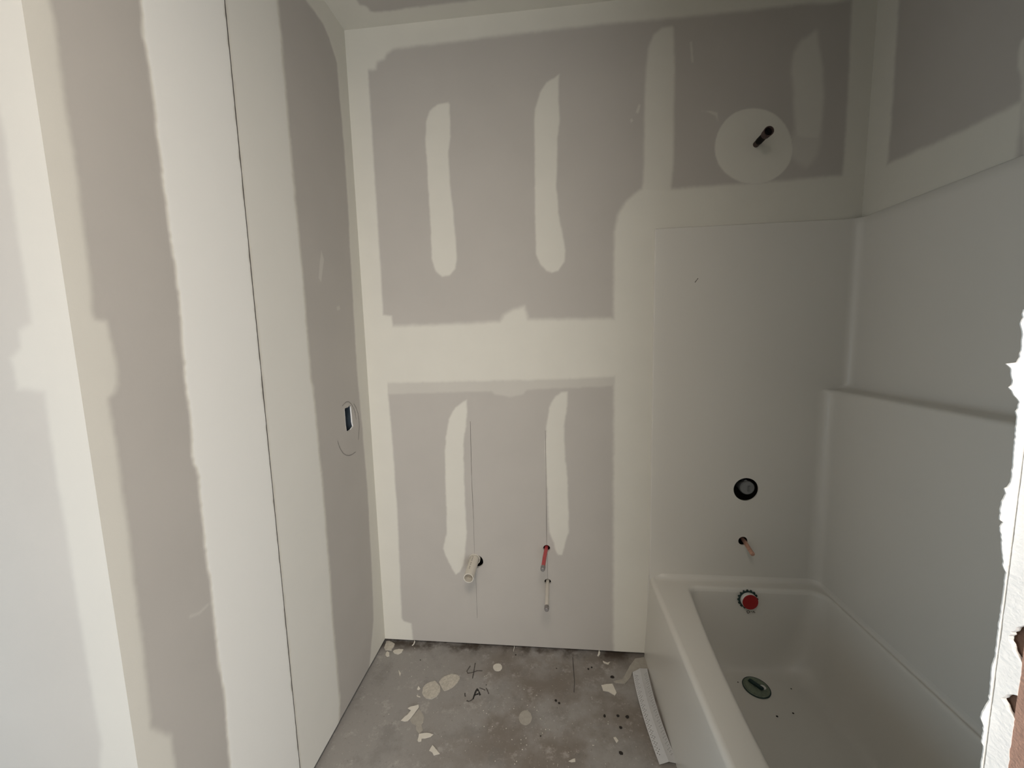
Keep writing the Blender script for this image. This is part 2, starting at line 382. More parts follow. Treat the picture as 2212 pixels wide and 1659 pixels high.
T = {'back_circle': [(0.9105, 2.1243), (0.9112, 2.1027), (0.9082, 2.0819), (0.9013, 2.0625), (0.8906, 2.0451), (0.8766, 2.0299), (0.8598, 2.0174), (0.841, 2.0078), (0.8208, 2.0012), (0.7997, 1.9978),
                 (0.7782, 1.9975), (0.7564, 2.0005), (0.7348, 2.0066), (0.7136, 2.0158), (0.6935, 2.0279), (0.6751, 2.0428), (0.6593, 2.0601), (0.6466, 2.0794), (0.6377, 2.1002), (0.6327, 2.1219),
                 (0.6315, 2.1439), (0.6338, 2.1656), (0.6392, 2.1863), (0.6473, 2.2056), (0.6579, 2.2229), (0.6709, 2.2377), (0.6862, 2.2498), (0.7038, 2.259), (0.7233, 2.265), (0.7444, 2.268),
                 (0.7664, 2.2678), (0.7884, 2.2645), (0.8098, 2.2583), (0.8297, 2.2492), (0.8479, 2.2374), (0.864, 2.223), (0.878, 2.2063), (0.8899, 2.1876), (0.8994, 2.1674), (0.9064, 2.1461)],
 'back_frame': [(0.2634, -0.1), (0.2634, -0.0143), (0.2599, 0.6889), (0.2591, 1.2308), (0.2559, 1.5023), (0.2578, 1.8497), (0.2701, 1.9111), (0.2984, 1.9588), (0.3373, 1.9896), (0.3724, 2.0118),
                (0.4743, 1.9987), (0.798, 2.0026), (1.0884, 2.0093), (1.3, 2.0091), (1.3, -0.1)],
 'back_left': [(-0.8326, 3), (-0.7272, 3), (-0.7232, 2.5286), (-0.7222, 2.0489), (-0.7221, 1.5509), (-0.6849, 1.5458), (-0.6813, 1.502), (-0.7113, 1.3904), (-0.7227, 1.2103), (-0.716, 0.9744),
               (-0.7127, 0.6692), (-0.7225, 0.1282), (-0.7143, 0.112), (-0.6785, 0.102), (-0.6723, 0.0089), (-0.6723, -0.1), (-0.8326, -0.1)],
 'back_mid': [(-0.8262, 1.5061), (-0.6792, 1.502), (-0.3722, 1.5032), (-0.2129, 1.5084), (-0.1964, 1.5348), (-0.1567, 1.5566), (-0.1079, 1.5665), (-0.0935, 1.5126), (0.2651, 1.5058), (0.4334, 1.5058),
              (0.4334, 1.2637), (0.2665, 1.2637), (0.0171, 1.2536), (-0.3822, 1.2512), (-0.8446, 1.2491)],
 'back_mid_thin': [(-0.8443, 1.2533), (-0.382, 1.2552), (0.2759, 1.2655), (0.2762, 1.2267), (-0.1053, 1.2155), (-0.1216, 1.1957), (-0.1818, 1.1842), (-0.2418, 1.197), (-0.2616, 1.2113),
                   (-0.7231, 1.2041), (-0.8481, 1.2012)],
 'back_right': [(1.0891, 1.9994), (1.0927, 2.0889), (1.0913, 2.2961), (1.0848, 2.5487), (1.0795, 2.6921), (1.3, 2.6921), (1.3, 1.9994)],
 'back_s1': [(-0.3979, 2.3805), (-0.4419, 2.3771), (-0.4755, 2.3554), (-0.4909, 2.3181), (-0.4982, 2.2516), (-0.4956, 2.072), (-0.4931, 1.9249), (-0.4945, 1.775), (-0.4808, 1.7269), (-0.454, 1.701),
             (-0.4198, 1.7053), (-0.3948, 1.7328), (-0.3873, 1.7702), (-0.3905, 1.8825), (-0.3963, 1.9749), (-0.4041, 2.0663), (-0.4063, 2.1919), (-0.394, 2.2529), (-0.3932, 2.3142),
             (-0.3926, 2.3731)],
 'back_s2': [(0.0455, 2.4486), (0.0275, 2.4368), (-0.005, 2.4229), (-0.0308, 2.3882), (-0.0499, 2.3307), (-0.0543, 2.2884), (-0.0553, 2.1329), (-0.0566, 1.9559), (-0.056, 1.7741), (-0.0377, 1.7327),
             (-0.0154, 1.7077), (0.0073, 1.6993), (0.0338, 1.7056), (0.0585, 1.7396), (0.0627, 1.787), (0.0504, 1.8602), (0.0363, 1.9328), (0.0301, 2.0397), (0.0357, 2.2132), (0.0457, 2.2978),
             (0.0426, 2.3487), (0.0416, 2.4157)],
 'back_s3': [(0.4654, 2.5766), (0.4287, 2.5754), (0.3988, 2.5545), (0.3792, 2.5085), (0.3717, 2.4367), (0.3689, 2.2729), (0.3694, 2.1046), (0.3652, 2.0277), (0.3604, 1.9848), (0.4781, 1.9864),
             (0.474, 2.0124), (0.4809, 2.0972), (0.4789, 2.2644), (0.4787, 2.4274), (0.4736, 2.5078), (0.4705, 2.5714)],
 'back_s4': [(0.9678, 2.5175), (0.9528, 2.5067), (0.9195, 2.4853), (0.8961, 2.4503), (0.8914, 2.3914), (0.902, 2.3117), (0.9139, 2.2116), (0.92, 2.1578), (0.9546, 2.1472), (1.003, 2.1437),
             (1.0098, 2.2155), (1.0091, 2.3029), (0.997, 2.3978), (0.9806, 2.4611), (0.9762, 2.5076)],
 'back_s4b': [(0.9171, 2.2114), (0.9106, 2.1828), (0.8921, 2.1027), (0.918, 2.0763), (0.9403, 2.055), (0.9637, 2.0436), (0.9838, 2.0604), (1.0, 2.0871), (1.0099, 2.1351), (1.0105, 2.2043)],
 'back_s5': [(-0.3688, 1.1738), (-0.3855, 1.1658), (-0.4195, 1.1415), (-0.4508, 1.09), (-0.4692, 1.0066), (-0.4772, 0.9221), (-0.4813, 0.7828), (-0.4808, 0.6519), (-0.4847, 0.5633), (-0.5035, 0.4845),
             (-0.4963, 0.4509), (-0.4804, 0.4175), (-0.4685, 0.3884), (-0.45, 0.3618), (-0.4344, 0.3715), (-0.4157, 0.4039), (-0.4021, 0.4764), (-0.3922, 0.5658), (-0.3948, 0.7192), (-0.3922, 0.8909),
             (-0.391, 0.9753), (-0.3774, 1.0587), (-0.3688, 1.1206)],
 'back_s6': [(0.0672, 1.2056), (0.04, 1.2039), (0.0164, 1.1883), (-0.0098, 1.1386), (-0.0228, 1.0579), (-0.0304, 0.9453), (-0.0264, 0.8101), (-0.0221, 0.6832), (-0.0174, 0.5758), (0.0004, 0.5286),
             (0.0061, 0.496), (0.0202, 0.4702), (0.0366, 0.473), (0.0472, 0.5126), (0.0661, 0.578), (0.0667, 0.6531), (0.066, 0.8113), (0.0567, 0.8943), (0.0517, 0.9968), (0.0523, 1.0577),
             (0.0627, 1.1281)],
 'back_scuff': [[(0.3358, 2.2871), (0.3475, 2.3176), (0.3545, 2.3105), (0.3462, 2.2829)], [(0.3151, 2.262), (0.3221, 2.2665), (0.3274, 2.2577), (0.3187, 2.2517)],
                [(0.5786, 2.2731), (0.6122, 2.2721), (0.6375, 2.2636), (0.6403, 2.2324), (0.6312, 2.2527), (0.604, 2.2662)], [(0.53, 2.5184), (0.5383, 2.5177), (0.5453, 2.4456), (0.5386, 2.4462)]],
 'back_top': [(-0.8326, 3), (-0.8326, 2.5286), (-0.7232, 2.5286), (-0.69, 2.5292), (-0.6844, 2.5545), (-0.6527, 2.5637), (-0.6399, 2.5831), (-0.612, 2.5975), (-0.3287, 2.6016), (-0.1455, 2.6059),
              (0.259, 2.6076), (0.4114, 2.6039), (0.7069, 2.6028), (0.9283, 2.6065), (1.0216, 2.6001), (1.1728, 2.6115), (1.3, 2.6115), (1.3, 3)],
 'bead_left': [(0.3286, 1.5577), (0.3267, 1.4752), (0.3269, 1.3853), (0.3296, 1.2884), (0.3448, 1.194)],
 'bead_right': [(0.3942, 1.5742), (0.3901, 1.4799), (0.3895, 1.3806), (0.3908, 1.2768), (0.4071, 1.2018)],
 'box_hole': [(1.44, 1.1778), (1.4831, 1.1796), (1.4901, 1.1765), (1.4916, 1.1341), (1.492, 1.1109), (1.497, 1.0924), (1.4731, 1.0825), (1.4441, 1.0819), (1.4406, 1.1071)],
 'ceil_paper': [(-0.698, 1.5388), (-0.6715, 1.5545), (-0.6707, 1.5755), (-0.6441, 1.5854), (-0.5428, 1.584), (-0.3085, 1.5758)],
 'copper0': (0.8019, 1.642, 0.5587),
 'copper1': (0.7996, 1.575, 0.5457),
 'dark_crumbs': [(0.2405, 1.5281), (0.1843, 1.3521), (0.2349, 1.356), (0.269, 1.3549), (0.2375, 1.3117), (0.2218, 1.2213), (0.0013, 1.4015), (0.0139, 1.3925), (0.1581, 1.5715), (0.1432, 1.5607),
                 (0.0053, 1.5556), (-0.0556, 1.2585), (-0.1786, 1.6154), (-0.6066, 1.5563)],
 'drain': (0.7793, 1.458),
 'face_bead': [(-0.8831, 3), (-0.8831, 1.9014), (-0.8824, 1.7765), (-0.8863, 1.6683), (-0.8866, 1.5746), (-0.8869, 1.4777), (-0.9148, 1.4666), (-0.9165, 1.4387), (-0.9418, 1.4191), (-0.9385, 1.3783),
               (-0.9381, 1.3659), (-0.8861, 1.3588), (-0.8874, 1.2908), (-0.8879, 1.1403), (-0.8874, 1.0054), (-0.8878, 0.8883), (-0.8865, 0.7768), (-0.8843, 0.6667), (-0.8972, 0.6192),
               (-0.8972, -0.1), (-0.7926, -0.1), (-0.7926, 3)],
 'floor_items': {'blob_a': [(-0.544, 1.3957), (-0.5479, 1.4189), (-0.5412, 1.4348), (-0.5283, 1.4446), (-0.5179, 1.4499), (-0.5068, 1.4529), (-0.4937, 1.4427), (-0.4776, 1.4285), (-0.471, 1.4053),
                            (-0.4783, 1.3839), (-0.4971, 1.3702), (-0.5209, 1.3725), (-0.5361, 1.3837)],
                 'blob_b': [(-0.4878, 1.4498), (-0.4844, 1.4659), (-0.4736, 1.4782), (-0.4595, 1.4862), (-0.4447, 1.492), (-0.4241, 1.4911), (-0.4079, 1.483), (-0.4047, 1.4695), (-0.4103, 1.4511),
                            (-0.4249, 1.4302), (-0.4408, 1.4161), (-0.4569, 1.4106), (-0.4732, 1.4266)],
                 'corner_mud': [(0.3553, 1.6302), (0.4047, 1.644), (0.4189, 1.6197), (0.3987, 1.5769), (0.3291, 1.56), (0.3153, 1.5291), (0.2867, 1.498), (0.2494, 1.4997), (0.2409, 1.5057),
                                (0.2812, 1.5198), (0.3003, 1.5509), (0.323, 1.5882)],
                 'flake_bent': [(-0.4981, 1.2077), (-0.4986, 1.2192), (-0.5003, 1.2292), (-0.4826, 1.2339), (-0.4656, 1.2352), (-0.447, 1.2316), (-0.4547, 1.2226), (-0.4733, 1.2162),
                                (-0.4851, 1.2153), (-0.4836, 1.2056), (-0.493, 1.2032)],
                 'flake_curl': [(-0.5869, 1.275), (-0.5775, 1.2886), (-0.5695, 1.2966), (-0.5612, 1.3142), (-0.5767, 1.3207), (-0.5697, 1.327), (-0.5527, 1.3322), (-0.5394, 1.3371), (-0.5343, 1.3277),
                                (-0.5411, 1.31), (-0.5512, 1.2869), (-0.5614, 1.2751), (-0.5714, 1.2726)],
                 'flake_right': [(0.1885, 1.4821), (0.21, 1.488), (0.235, 1.492), (0.2454, 1.4524), (0.2364, 1.4414), (0.213, 1.4562), (0.193, 1.4589)],
                 'flake_small': [(0.2046, 1.2721), (0.2131, 1.2744), (0.2208, 1.262), (0.213, 1.2533)],
                 'flake_tri': [(-0.4395, 1.1961), (-0.4284, 1.1874), (-0.4042, 1.1676), (-0.4239, 1.1615), (-0.432, 1.1715), (-0.4453, 1.1767)],
                 'ring': [(-0.0906, 1.3238), (-0.0916, 1.3138), (-0.0954, 1.3049), (-0.1015, 1.2981), (-0.1092, 1.2942), (-0.1176, 1.2935), (-0.1257, 1.2963), (-0.1326, 1.3021), (-0.1375, 1.3103),
                          (-0.1398, 1.3201), (-0.1391, 1.3302), (-0.1355, 1.3395), (-0.1294, 1.3466), (-0.1214, 1.3508), (-0.1127, 1.3515), (-0.1044, 1.3485), (-0.0974, 1.3423), (-0.0926, 1.3337)],
                 'shard_a': [(-0.5701, 1.4087), (-0.5687, 1.4218), (-0.5573, 1.4117), (-0.5636, 1.407)],
                 'shard_b': [(-0.6844, 1.4959), (-0.6746, 1.487), (-0.6678, 1.4804), (-0.6655, 1.4642), (-0.6759, 1.4798)],
                 'shard_c': [(-0.5633, 1.3838), (-0.5461, 1.3788), (-0.5447, 1.3748), (-0.5593, 1.3778)],
                 'shard_d': [(0.0407, 1.1801), (0.0568, 1.1888), (0.0632, 1.1908), (0.0641, 1.1805), (0.0515, 1.1781)],
                 'shard_e': [(0.2107, 1.6098), (0.2297, 1.6011), (0.2426, 1.607), (0.2323, 1.5914), (0.2131, 1.5975)],
                 'smear': [(-0.5343, 1.3277), (-0.5159, 1.3119), (-0.5026, 1.2943), (-0.4991, 1.2727), (-0.5038, 1.2652), (-0.4917, 1.2452), (-0.4991, 1.2309), (-0.5158, 1.2433), (-0.5218, 1.2603),
                           (-0.5406, 1.2677), (-0.5521, 1.2795), (-0.5439, 1.3023)],
                 'splat_corner': [(-0.8067, 1.6512), (-0.7909, 1.6523), (-0.7593, 1.6373), (-0.757, 1.6206), (-0.7624, 1.6063), (-0.759, 1.5983), (-0.7907, 1.5988), (-0.801, 1.6119)],
                 'splat_oval': [(-0.7503, 1.5935), (-0.7471, 1.6019), (-0.7274, 1.6088), (-0.7067, 1.6075), (-0.707, 1.5912), (-0.7201, 1.5795), (-0.7395, 1.5835)],
                 'splat_round': [(-0.2319, 1.542), (-0.2328, 1.5336), (-0.2374, 1.5266), (-0.2447, 1.5223), (-0.2534, 1.5217), (-0.2617, 1.5248), (-0.2681, 1.531), (-0.2713, 1.5392),
                                 (-0.2706, 1.5477), (-0.2661, 1.5549), (-0.2586, 1.5593), (-0.2497, 1.5599), (-0.2413, 1.5567), (-0.2349, 1.5503)],
                 'splat_small': [(-0.776, 1.5703), (-0.7795, 1.5834), (-0.7764, 1.5917), (-0.7643, 1.5844), (-0.7567, 1.5664), (-0.7663, 1.563)]},
 'floor_line': [[(0.0788, 1.6207), (0.0794, 1.5585), (0.0799, 1.5005), (0.0747, 1.4438)]],
 'fringe': [(0.21274, 1.43913), (0.2128, 1.43521), (0.21233, 1.43273), (0.21363, 1.4277), (0.21377, 1.42308), (0.21343, 1.41761), (0.21248, 1.41423), (0.2104, 1.41427), (0.20848, 1.41451),
            (0.21042, 1.41235), (0.21112, 1.40934), (0.21181, 1.40654), (0.21149, 1.40418), (0.21044, 1.40333), (0.21191, 1.40202), (0.21308, 1.40006), (0.21482, 1.39809), (0.21553, 1.39678),
            (0.21544, 1.39417), (0.21489, 1.39221), (0.21573, 1.3898), (0.21561, 1.38563), (0.21612, 1.37209), (0.2163, 1.35787), (0.21537, 1.35558), (0.21368, 1.35487), (0.21473, 1.35236),
            (0.2136, 1.3482), (0.21337, 1.34472), (0.21376, 1.33915), (0.21505, 1.33825), (0.21413, 1.33565), (0.21525, 1.33075), (0.21654, 1.32227), (0.2174, 1.318), (0.21715, 1.31656),
            (0.21898, 1.31255), (0.21948, 1.30217), (0.21934, 1.29973), (0.21901, 1.28742), (0.21898, 1.27796), (0.21916, 1.2684), (0.21847, 1.26302), (0.21825, 1.25917), (0.21884, 1.24943),
            (0.21875, 1.24214), (0.2164, 1.23619), (0.2163, 1.23302), (0.21788, 1.22785), (0.21815, 1.22308), (0.21768, 1.2193), (0.21917, 1.21728), (0.21908, 1.20972), (0.21896, 1.20455),
            (0.21869, 1.18774)],
 'grit': [(0.7932, 1.342), (0.8561, 1.3591), (0.7199, 1.478), (0.9092, 1.4631)],
 'left_bead': [(0.6308, 3), (0.6308, 2.004), (0.6333, 1.9712), (0.6321, 1.8528), (0.635, 1.7729), (0.6339, 1.6849), (0.6322, 1.5785), (0.6296, 1.4852), (0.6475, 1.4818), (0.6531, 1.4351),
               (0.6547, 1.3916), (0.6521, 1.3656), (0.6438, 1.3491), (0.6334, 1.3402), (0.6335, 1.2809), (0.635, 1.2183), (0.6345, 1.0995), (0.6321, 0.9825), (0.6324, 0.8696), (0.6272, 0.7377),
               (0.6252, 0.6723), (0.6593, 0.6128), (0.6607, 0.5441), (0.6607, -0.1), (0.5727, -0.1), (0.5727, 3)],
 'left_corner': [(1.2746, 2.5822), (1.3896, 2.5934), (1.4765, 2.5989), (1.5262, 2.5708), (1.5724, 2.5126), (1.5737, 2.4015), (1.5822, 2.2159), (1.5821, 1.9858), (1.5739, 1.8494), (1.5669, 1.5866),
                 (1.5599, 1.318), (1.5715, 1.0571), (1.5792, 0.7824), (1.566, 0.3792), (1.5522, 0.1874), (1.524, 0.1198), (1.5005, 0.0502), (1.4735, -0.0145), (1.67, -0.1), (1.67, 3), (1.2746, 3)],
 'left_joint': [(1.017, 3), (1.017, -0.1), (0.7824, -0.1), (0.7824, 0.3834), (0.7905, 0.5731), (0.7865, 0.6768), (0.788, 0.8089), (0.7892, 0.8967), (0.786, 0.968), (0.7919, 1.1341), (0.7824, 1.1702),
                (0.7897, 1.2437), (0.7886, 1.3496), (0.7871, 1.355), (0.7946, 1.5232), (0.797, 1.5832), (0.7926, 1.7273), (0.7927, 1.8437), (0.7917, 2.0), (0.7865, 2.0529), (0.7907, 2.1282),
                (0.7907, 3)],
 'left_joint_right': [(1.2351, 3), (1.2351, 2.4734), (1.2368, 2.3326), (1.2376, 2.1802), (1.2383, 1.9392), (1.2462, 1.6507), (1.2416, 1.3044), (1.2512, 1.2794), (1.257, 0.965), (1.2583, 0.6602),
                      (1.2513, 0.3461), (1.2551, 0.0755), (1.2411, 0.022), (1.2411, -0.1), (1.0172999999999999, -0.1), (1.0172999999999999, 3)],
 'left_scuff': [[(0.7299, 0.8352), (0.7531, 0.8267), (0.7781, 0.8304), (0.7799, 0.8255), (0.7547, 0.8208), (0.7304, 0.8303)], [(1.4378, 1.5708), (1.4585, 1.5777), (1.4633, 1.5639), (1.4424, 1.5572)],
                [(1.3337, 1.6639), (1.3645, 1.7654), (1.3777, 1.7359), (1.3486, 1.65)]],
 'left_top': [(0.5, 2.5), (1.2, 2.5), (1.35, 2.48), (1.67, 2.45), (1.67, 3), (0.5, 3)],
 'lines_back': [[(-0.3559, 1.0793), (-0.3588, 0.8911), (-0.3593, 0.763), (-0.3577, 0.6327)], [(-0.3577, 0.6327), (-0.3599, 0.4554), (-0.3569, 0.2971), (-0.3579, 0.147)],
                [(-0.029, 1.0376), (-0.0287, 0.7891), (-0.0306, 0.5145)], [(-0.0289, 0.4884), (-0.0288, 0.3513)]],
 'lines_left': [[(1.4245, 1.1898), (1.4391, 1.1964), (1.4573, 1.2008), (1.4748, 1.198), (1.4917, 1.1876), (1.511, 1.165), (1.5196, 1.144), (1.5234, 1.1159)],
                [(1.5137, 1.1839), (1.5301, 1.1636), (1.5422, 1.1377), (1.5467, 1.113), (1.5465, 1.0831), (1.5385, 1.055), (1.5305, 1.0271)],
                [(1.3737, 1.0648), (1.3781, 1.0491), (1.3883, 1.028), (1.4056, 1.0064), (1.4245, 0.9932), (1.4448, 0.9851), (1.47, 0.9813), (1.5007, 0.9838)]],
 'mark_four': [[(-0.3736, 1.542), (-0.3792, 1.5245), (-0.3833, 1.5136), (-0.3771, 1.5028), (-0.3575, 1.5079), (-0.3389, 1.5183), (-0.3158, 1.5197)],
               [(-0.3546, 1.5591), (-0.3534, 1.5295), (-0.3518, 1.5054), (-0.3514, 1.4775)]],
 'mark_word': [[(-0.3684, 1.4083), (-0.3661, 1.3979), (-0.3624, 1.3923)], [(-0.3545, 1.3755), (-0.3444, 1.3724), (-0.336, 1.3781), (-0.3284, 1.3877)],
               [(-0.33, 1.3837), (-0.3264, 1.4141), (-0.3223, 1.4312), (-0.3122, 1.4165), (-0.3042, 1.4025)], [(-0.3265, 1.4022), (-0.3132, 1.4084)],
               [(-0.3134, 1.436), (-0.3004, 1.4322), (-0.2873, 1.4271)], [(-0.2881, 1.4538), (-0.2862, 1.4497)], [(-0.2854, 1.4374), (-0.2788, 1.427), (-0.2701, 1.411)]],
 'ov_text': [[(0.7843, 0.301), (0.7913, 0.3034), (0.797, 0.2975), (0.7901, 0.291), (0.7843, 0.2989)], [(0.8006, 0.2977), (0.8058, 0.3)], [(0.8079, 0.2939), (0.8111, 0.3023), (0.8168, 0.2944)]],
 'ov_text_y': 1.566,
 'overcap': (0.7919, 1.556, 0.3473),
 'overflow': (0.7911, 1.577, 0.3465),
 'panel_tick': [(0.5698, 1.6375), (0.5766, 1.6462), (0.5817, 1.6532)],
 'pvc0': (-0.3605, 1.65, 0.4374),
 'pvc1': (-0.36, 1.515, 0.4325),
 'red0': (-0.0329, 1.65, 0.4992),
 'red1': (-0.0446, 1.51, 0.4951),
 'right_corner': [(1.67, 3), (1.5597, 3), (1.5597, 2.6071), (1.5563, 2.5213), (1.5532, 2.3495), (1.5504, 2.1588), (1.5496, 2.0028), (1.5496, 1.7), (1.67, 1.7)],
 'right_frame': [(1.67, 2.0028), (1.5496, 2.0028), (1.426, 1.9952), (1.2997, 1.9874), (1.1554, 1.9867), (1.1554, 1.7), (1.67, 1.7)],
 'right_stroke': [(1.1076, 2.1658), (1.1776, 2.1358), (1.1813, 2.115), (1.1771, 2.0752), (1.1704, 2.0572), (1.1176, 1.6572)],
 'shower0': (0.7802, 1.65, 2.14),
 'shower1': (0.7758, 1.553, 2.14),
 'tufts': [-0.6677, -0.1904, 0.1972],
 'white0': (-0.0289, 1.65, 0.3401),
 'white1': (-0.0313, 1.48, 0.3412)}

# ------------------------------------------------------------------ room shell
GAP = 0.017   # boards stop short of the slab
C, B, S = 'joint_compound_corner_band', 'joint_compound_band', 'joint_compound_stroke'
strips = [
    (C, T['back_left'], 0.012, 1.0, 0.002), (B, T['back_top'], 0.022, 1.0, 0.003),
    (B, T['back_mid'], 0.028, 1.0, 0.003), (B, T['back_mid_thin'], 0.014, 0.42, 0.003),
    (B, T['back_frame'], 0.022, 1.0, 0.003), (C, T['back_right'], 0.016, 1.0, 0.002),
    (S, T['back_s1'], 0.011, 0.95, 0.002), (S, T['back_s2'], 0.011, 0.95, 0.002), (S, T['back_s3'], 0.017, 0.9, 0.002),
    (S, T['back_s4'], 0.024, 0.72, 0.003), (S, T['back_s4b'], 0.030, 0.45, 0.004),
    ('joint_compound_disc', T['back_circle'], 0.006, 0.95, 0.0015),
    (S, T['back_s5'], 0.011, 0.95, 0.003), (S, T['back_s6'], 0.012, 0.92, 0.003),
    ('scuff_mark', T['back_scuff'], 0.006, 0.55, 0.001)]
HOLES_B = [('circle', -0.352, 0.427, 0.0315), ('circle', -0.031, 0.5005, 0.0155), ('circle', -0.0285, 0.3400, 0.0150)]
wall_back = plaster_wall('wall_back', (0, D, 0), (1, 0, 0), (0, 0, 1), (0, -1, 0),
    arange(XL, XR+0.004, 0.004), arange(GAP, ZC, 0.004), strips, holes=HOLES_B,
    skip=lambda u, v: (u > XP+0.012) & (v < ZP-0.012), seed=10)
for h in HOLES_B:
    rim_walls('cut_edge', [(h[1]+h[3]*math.cos(t), D, h[2]+h[3]*math.sin(t)) for t in np.linspace(0, 2*math.pi, 29)[:-1]], (0, 0.0127, 0), M_GYP, wall_back)
open_box('stud_cavity', (XL-0.1, D+0.0135, -0.02), (XR+0.1, D+0.11, ZC), '-y', M_CAVITY, wall_back)
from_py('board_bottom_edge', [(XL, D, GAP), (XP, D, GAP), (XP, D+0.0127, GAP), (XL, D+0.0127, GAP)], [(0, 1, 2, 3)], M_GYP, wall_back)
box('sole_plate', (XL, D+0.03, 0), (XP, D+0.05, 0.038), M_CAVITY, wall_back)
ribbon('pencil_line', T['lines_back'][0:1]+T['lines_back'][2:3], 0.0014, (0, D, 0), (1, 0, 0), (0, 0, 1), (0, -1, 0), 0.0009, M_PENCIL, wall_back)
ribbon('pencil_line', T['lines_back'][1:2]+T['lines_back'][3:], 0.0013, (0, D, 0), (1, 0, 0), (0, 0, 1), (0, -1, 0), 0.0009, M_PENCILF, wall_back)

# left wall with its open board joint and the cut-out for an outlet box
yl = np.concatenate([arange(YO-0.0006, 0.70, 0.0022), arange(0.70, YC-0.0014, 0.0035)[1:], arange(YC+0.0014, D, 0.0035)])
strips = [
    (C, T['left_corner'], 0.016, 0.95, 0.003), (B, [(0.4, 2.585), (1.39, 2.593), (1.7, 2.59), (1.7, 3), (0.4, 3)], 0.015, 1.0, 0.003),
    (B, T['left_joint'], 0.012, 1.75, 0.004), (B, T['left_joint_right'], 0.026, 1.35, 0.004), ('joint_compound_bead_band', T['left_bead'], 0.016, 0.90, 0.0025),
    ('scuff_mark', T['left_scuff'], 0.006, 0.40, 0.001)]
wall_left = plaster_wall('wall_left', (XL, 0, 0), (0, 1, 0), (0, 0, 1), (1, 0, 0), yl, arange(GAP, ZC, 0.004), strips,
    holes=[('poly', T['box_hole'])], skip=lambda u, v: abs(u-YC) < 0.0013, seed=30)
rim_walls('cut_edge', [(XL+0.0004, y, z) for y, z in T['box_hole']], (-0.0055, 0, 0), M_GYP, wall_left)
for s in (-1, 1):
    y = YC+s*0.0014
    from_py('board_edge', [(XL+0.0006, y, GAP), (XL+0.0006, y, ZC), (XL-0.0127, y, ZC), (XL-0.0127, y, GAP)], [(0, 1, 2, 3)], M_CAVITY, wall_left)
box('stud', (XL-0.10, YC-0.019, 0), (XL-0.0128, YC+0.019, ZC), M_CAVITY, wall_left)
open_box('stud_cavity', (XL-0.11, YO+0.0135, -0.02), (XL-0.0135, D+0.05, ZC), '+x', M_CAVITY, wall_left)
box('sole_plate', (XL-0.10, YO+0.014, 0), (XL-0.03, D, 0.038), M_CAVITY, wall_left)
ribbon('pencil_oval', T['lines_left'], 0.0024, (XL, 0, 0), (0, 1, 0), (0, 0, 1), (1, 0, 0), 0.0009, M_PENCILF, wall_left)

# the wall that turns off to the left at the corner bead
xf = np.concatenate([arange(HL, -1.05, 0.02), arange(-1.05, XL+0.0006, 0.0022)[1:]])
wall_return = plaster_wall('wall_left_return', (0, YO, 0), (1, 0, 0), (0, 0, 1), (0, -1, 0), xf, arange(GAP, ZC, 0.004),
    [('joint_compound_bead_band', T['face_bead'], 0.018, 0.40, 0.0025)], seed=60, base=0.0)
box('stud_frame', (HL, YO+0.0135, 0), (XL-0.0135, YO+0.10, ZC), M_CAVITY, wall_return)

# right wall above the surround
strips = [(C, T['right_corner'], 0.020, 1.0, 0.003), (B, T['right_frame'], 0.022, 1.0, 0.003), (S, T['right_stroke'], 0.012, 0.8, 0.003),
          (B, [(0, 2.6), (1.7, 2.6), (1.7, 3), (0, 3)], 0.015, 1.0, 0.003)]
wall_right = plaster_wall('wall_right', (XR, 0, 0), (0, 1, 0), (0, 0, 1), (-1, 0, 0), arange(BN, D, 0.004), arange(ZP-0.02, ZC, 0.004), strips, seed=80)
open_box('stud_cavity', (XR+0.0135, BN, -0.02), (XR+0.11, D+0.05, ZC), '-x', M_CAVITY, wall_right)

# ceiling
strips = [(B, [(-1, 1.578), (-0.60, 1.584), (0.5, 1.570), (1.3, 1.575), (1.3, 1.8), (-1, 1.8)], 0.014, 1.0, 0.004),
          (B, [(-1, 0.4), (-0.69, 0.4), (-0.695, 1.545), (-0.672, 1.552), (-0.67, 1.578), (-0.65, 1.586), (-0.6, 1.7), (-1, 1.7)], 0.014, 1.0, 0.004),
          (B, [(1.07, 0), (1.3, 0), (1.3, 1.8), (1.07, 1.8)], 0.014, 1.0, 0.004)]
ceiling = plaster_wall('ceiling', (0, 0, ZC), (1, 0, 0), (0, 1, 0), (0, 0, -1), arange(XL-0.005, XR+0.005, 0.006),
    np.concatenate([arange(BN, 1.4, 0.02), arange(1.4, D+0.005, 0.005)[1:]]), strips, seed=90)
from_py('hall_ceiling', [(HL, HB, ZC), (HR, HB, ZC), (HR, BN, ZC), (HL, BN, ZC)], [(0, 3, 2, 1)], M_HALL, ceiling)
from_py('hall_ceiling', [(HL, BN, ZC), (XL-0.005, BN, ZC), (XL-0.005, YO, ZC), (HL, YO, ZC)], [(0, 3, 2, 1)], M_HALL, ceiling)
box('added_light_fixture', (-0.25, -0.92, ZC-0.05), (0.39, -0.28, ZC-0.001), M_WHITEPL, ceiling, bevel=0.01)  # unseen fixture, added to go with the overhead light
box('ceiling_deck', (HL-0.1, HB-0.1, ZC+0.02), (HR+0.1, D+0.12, ZC+0.06), M_CAVITY, ceiling)

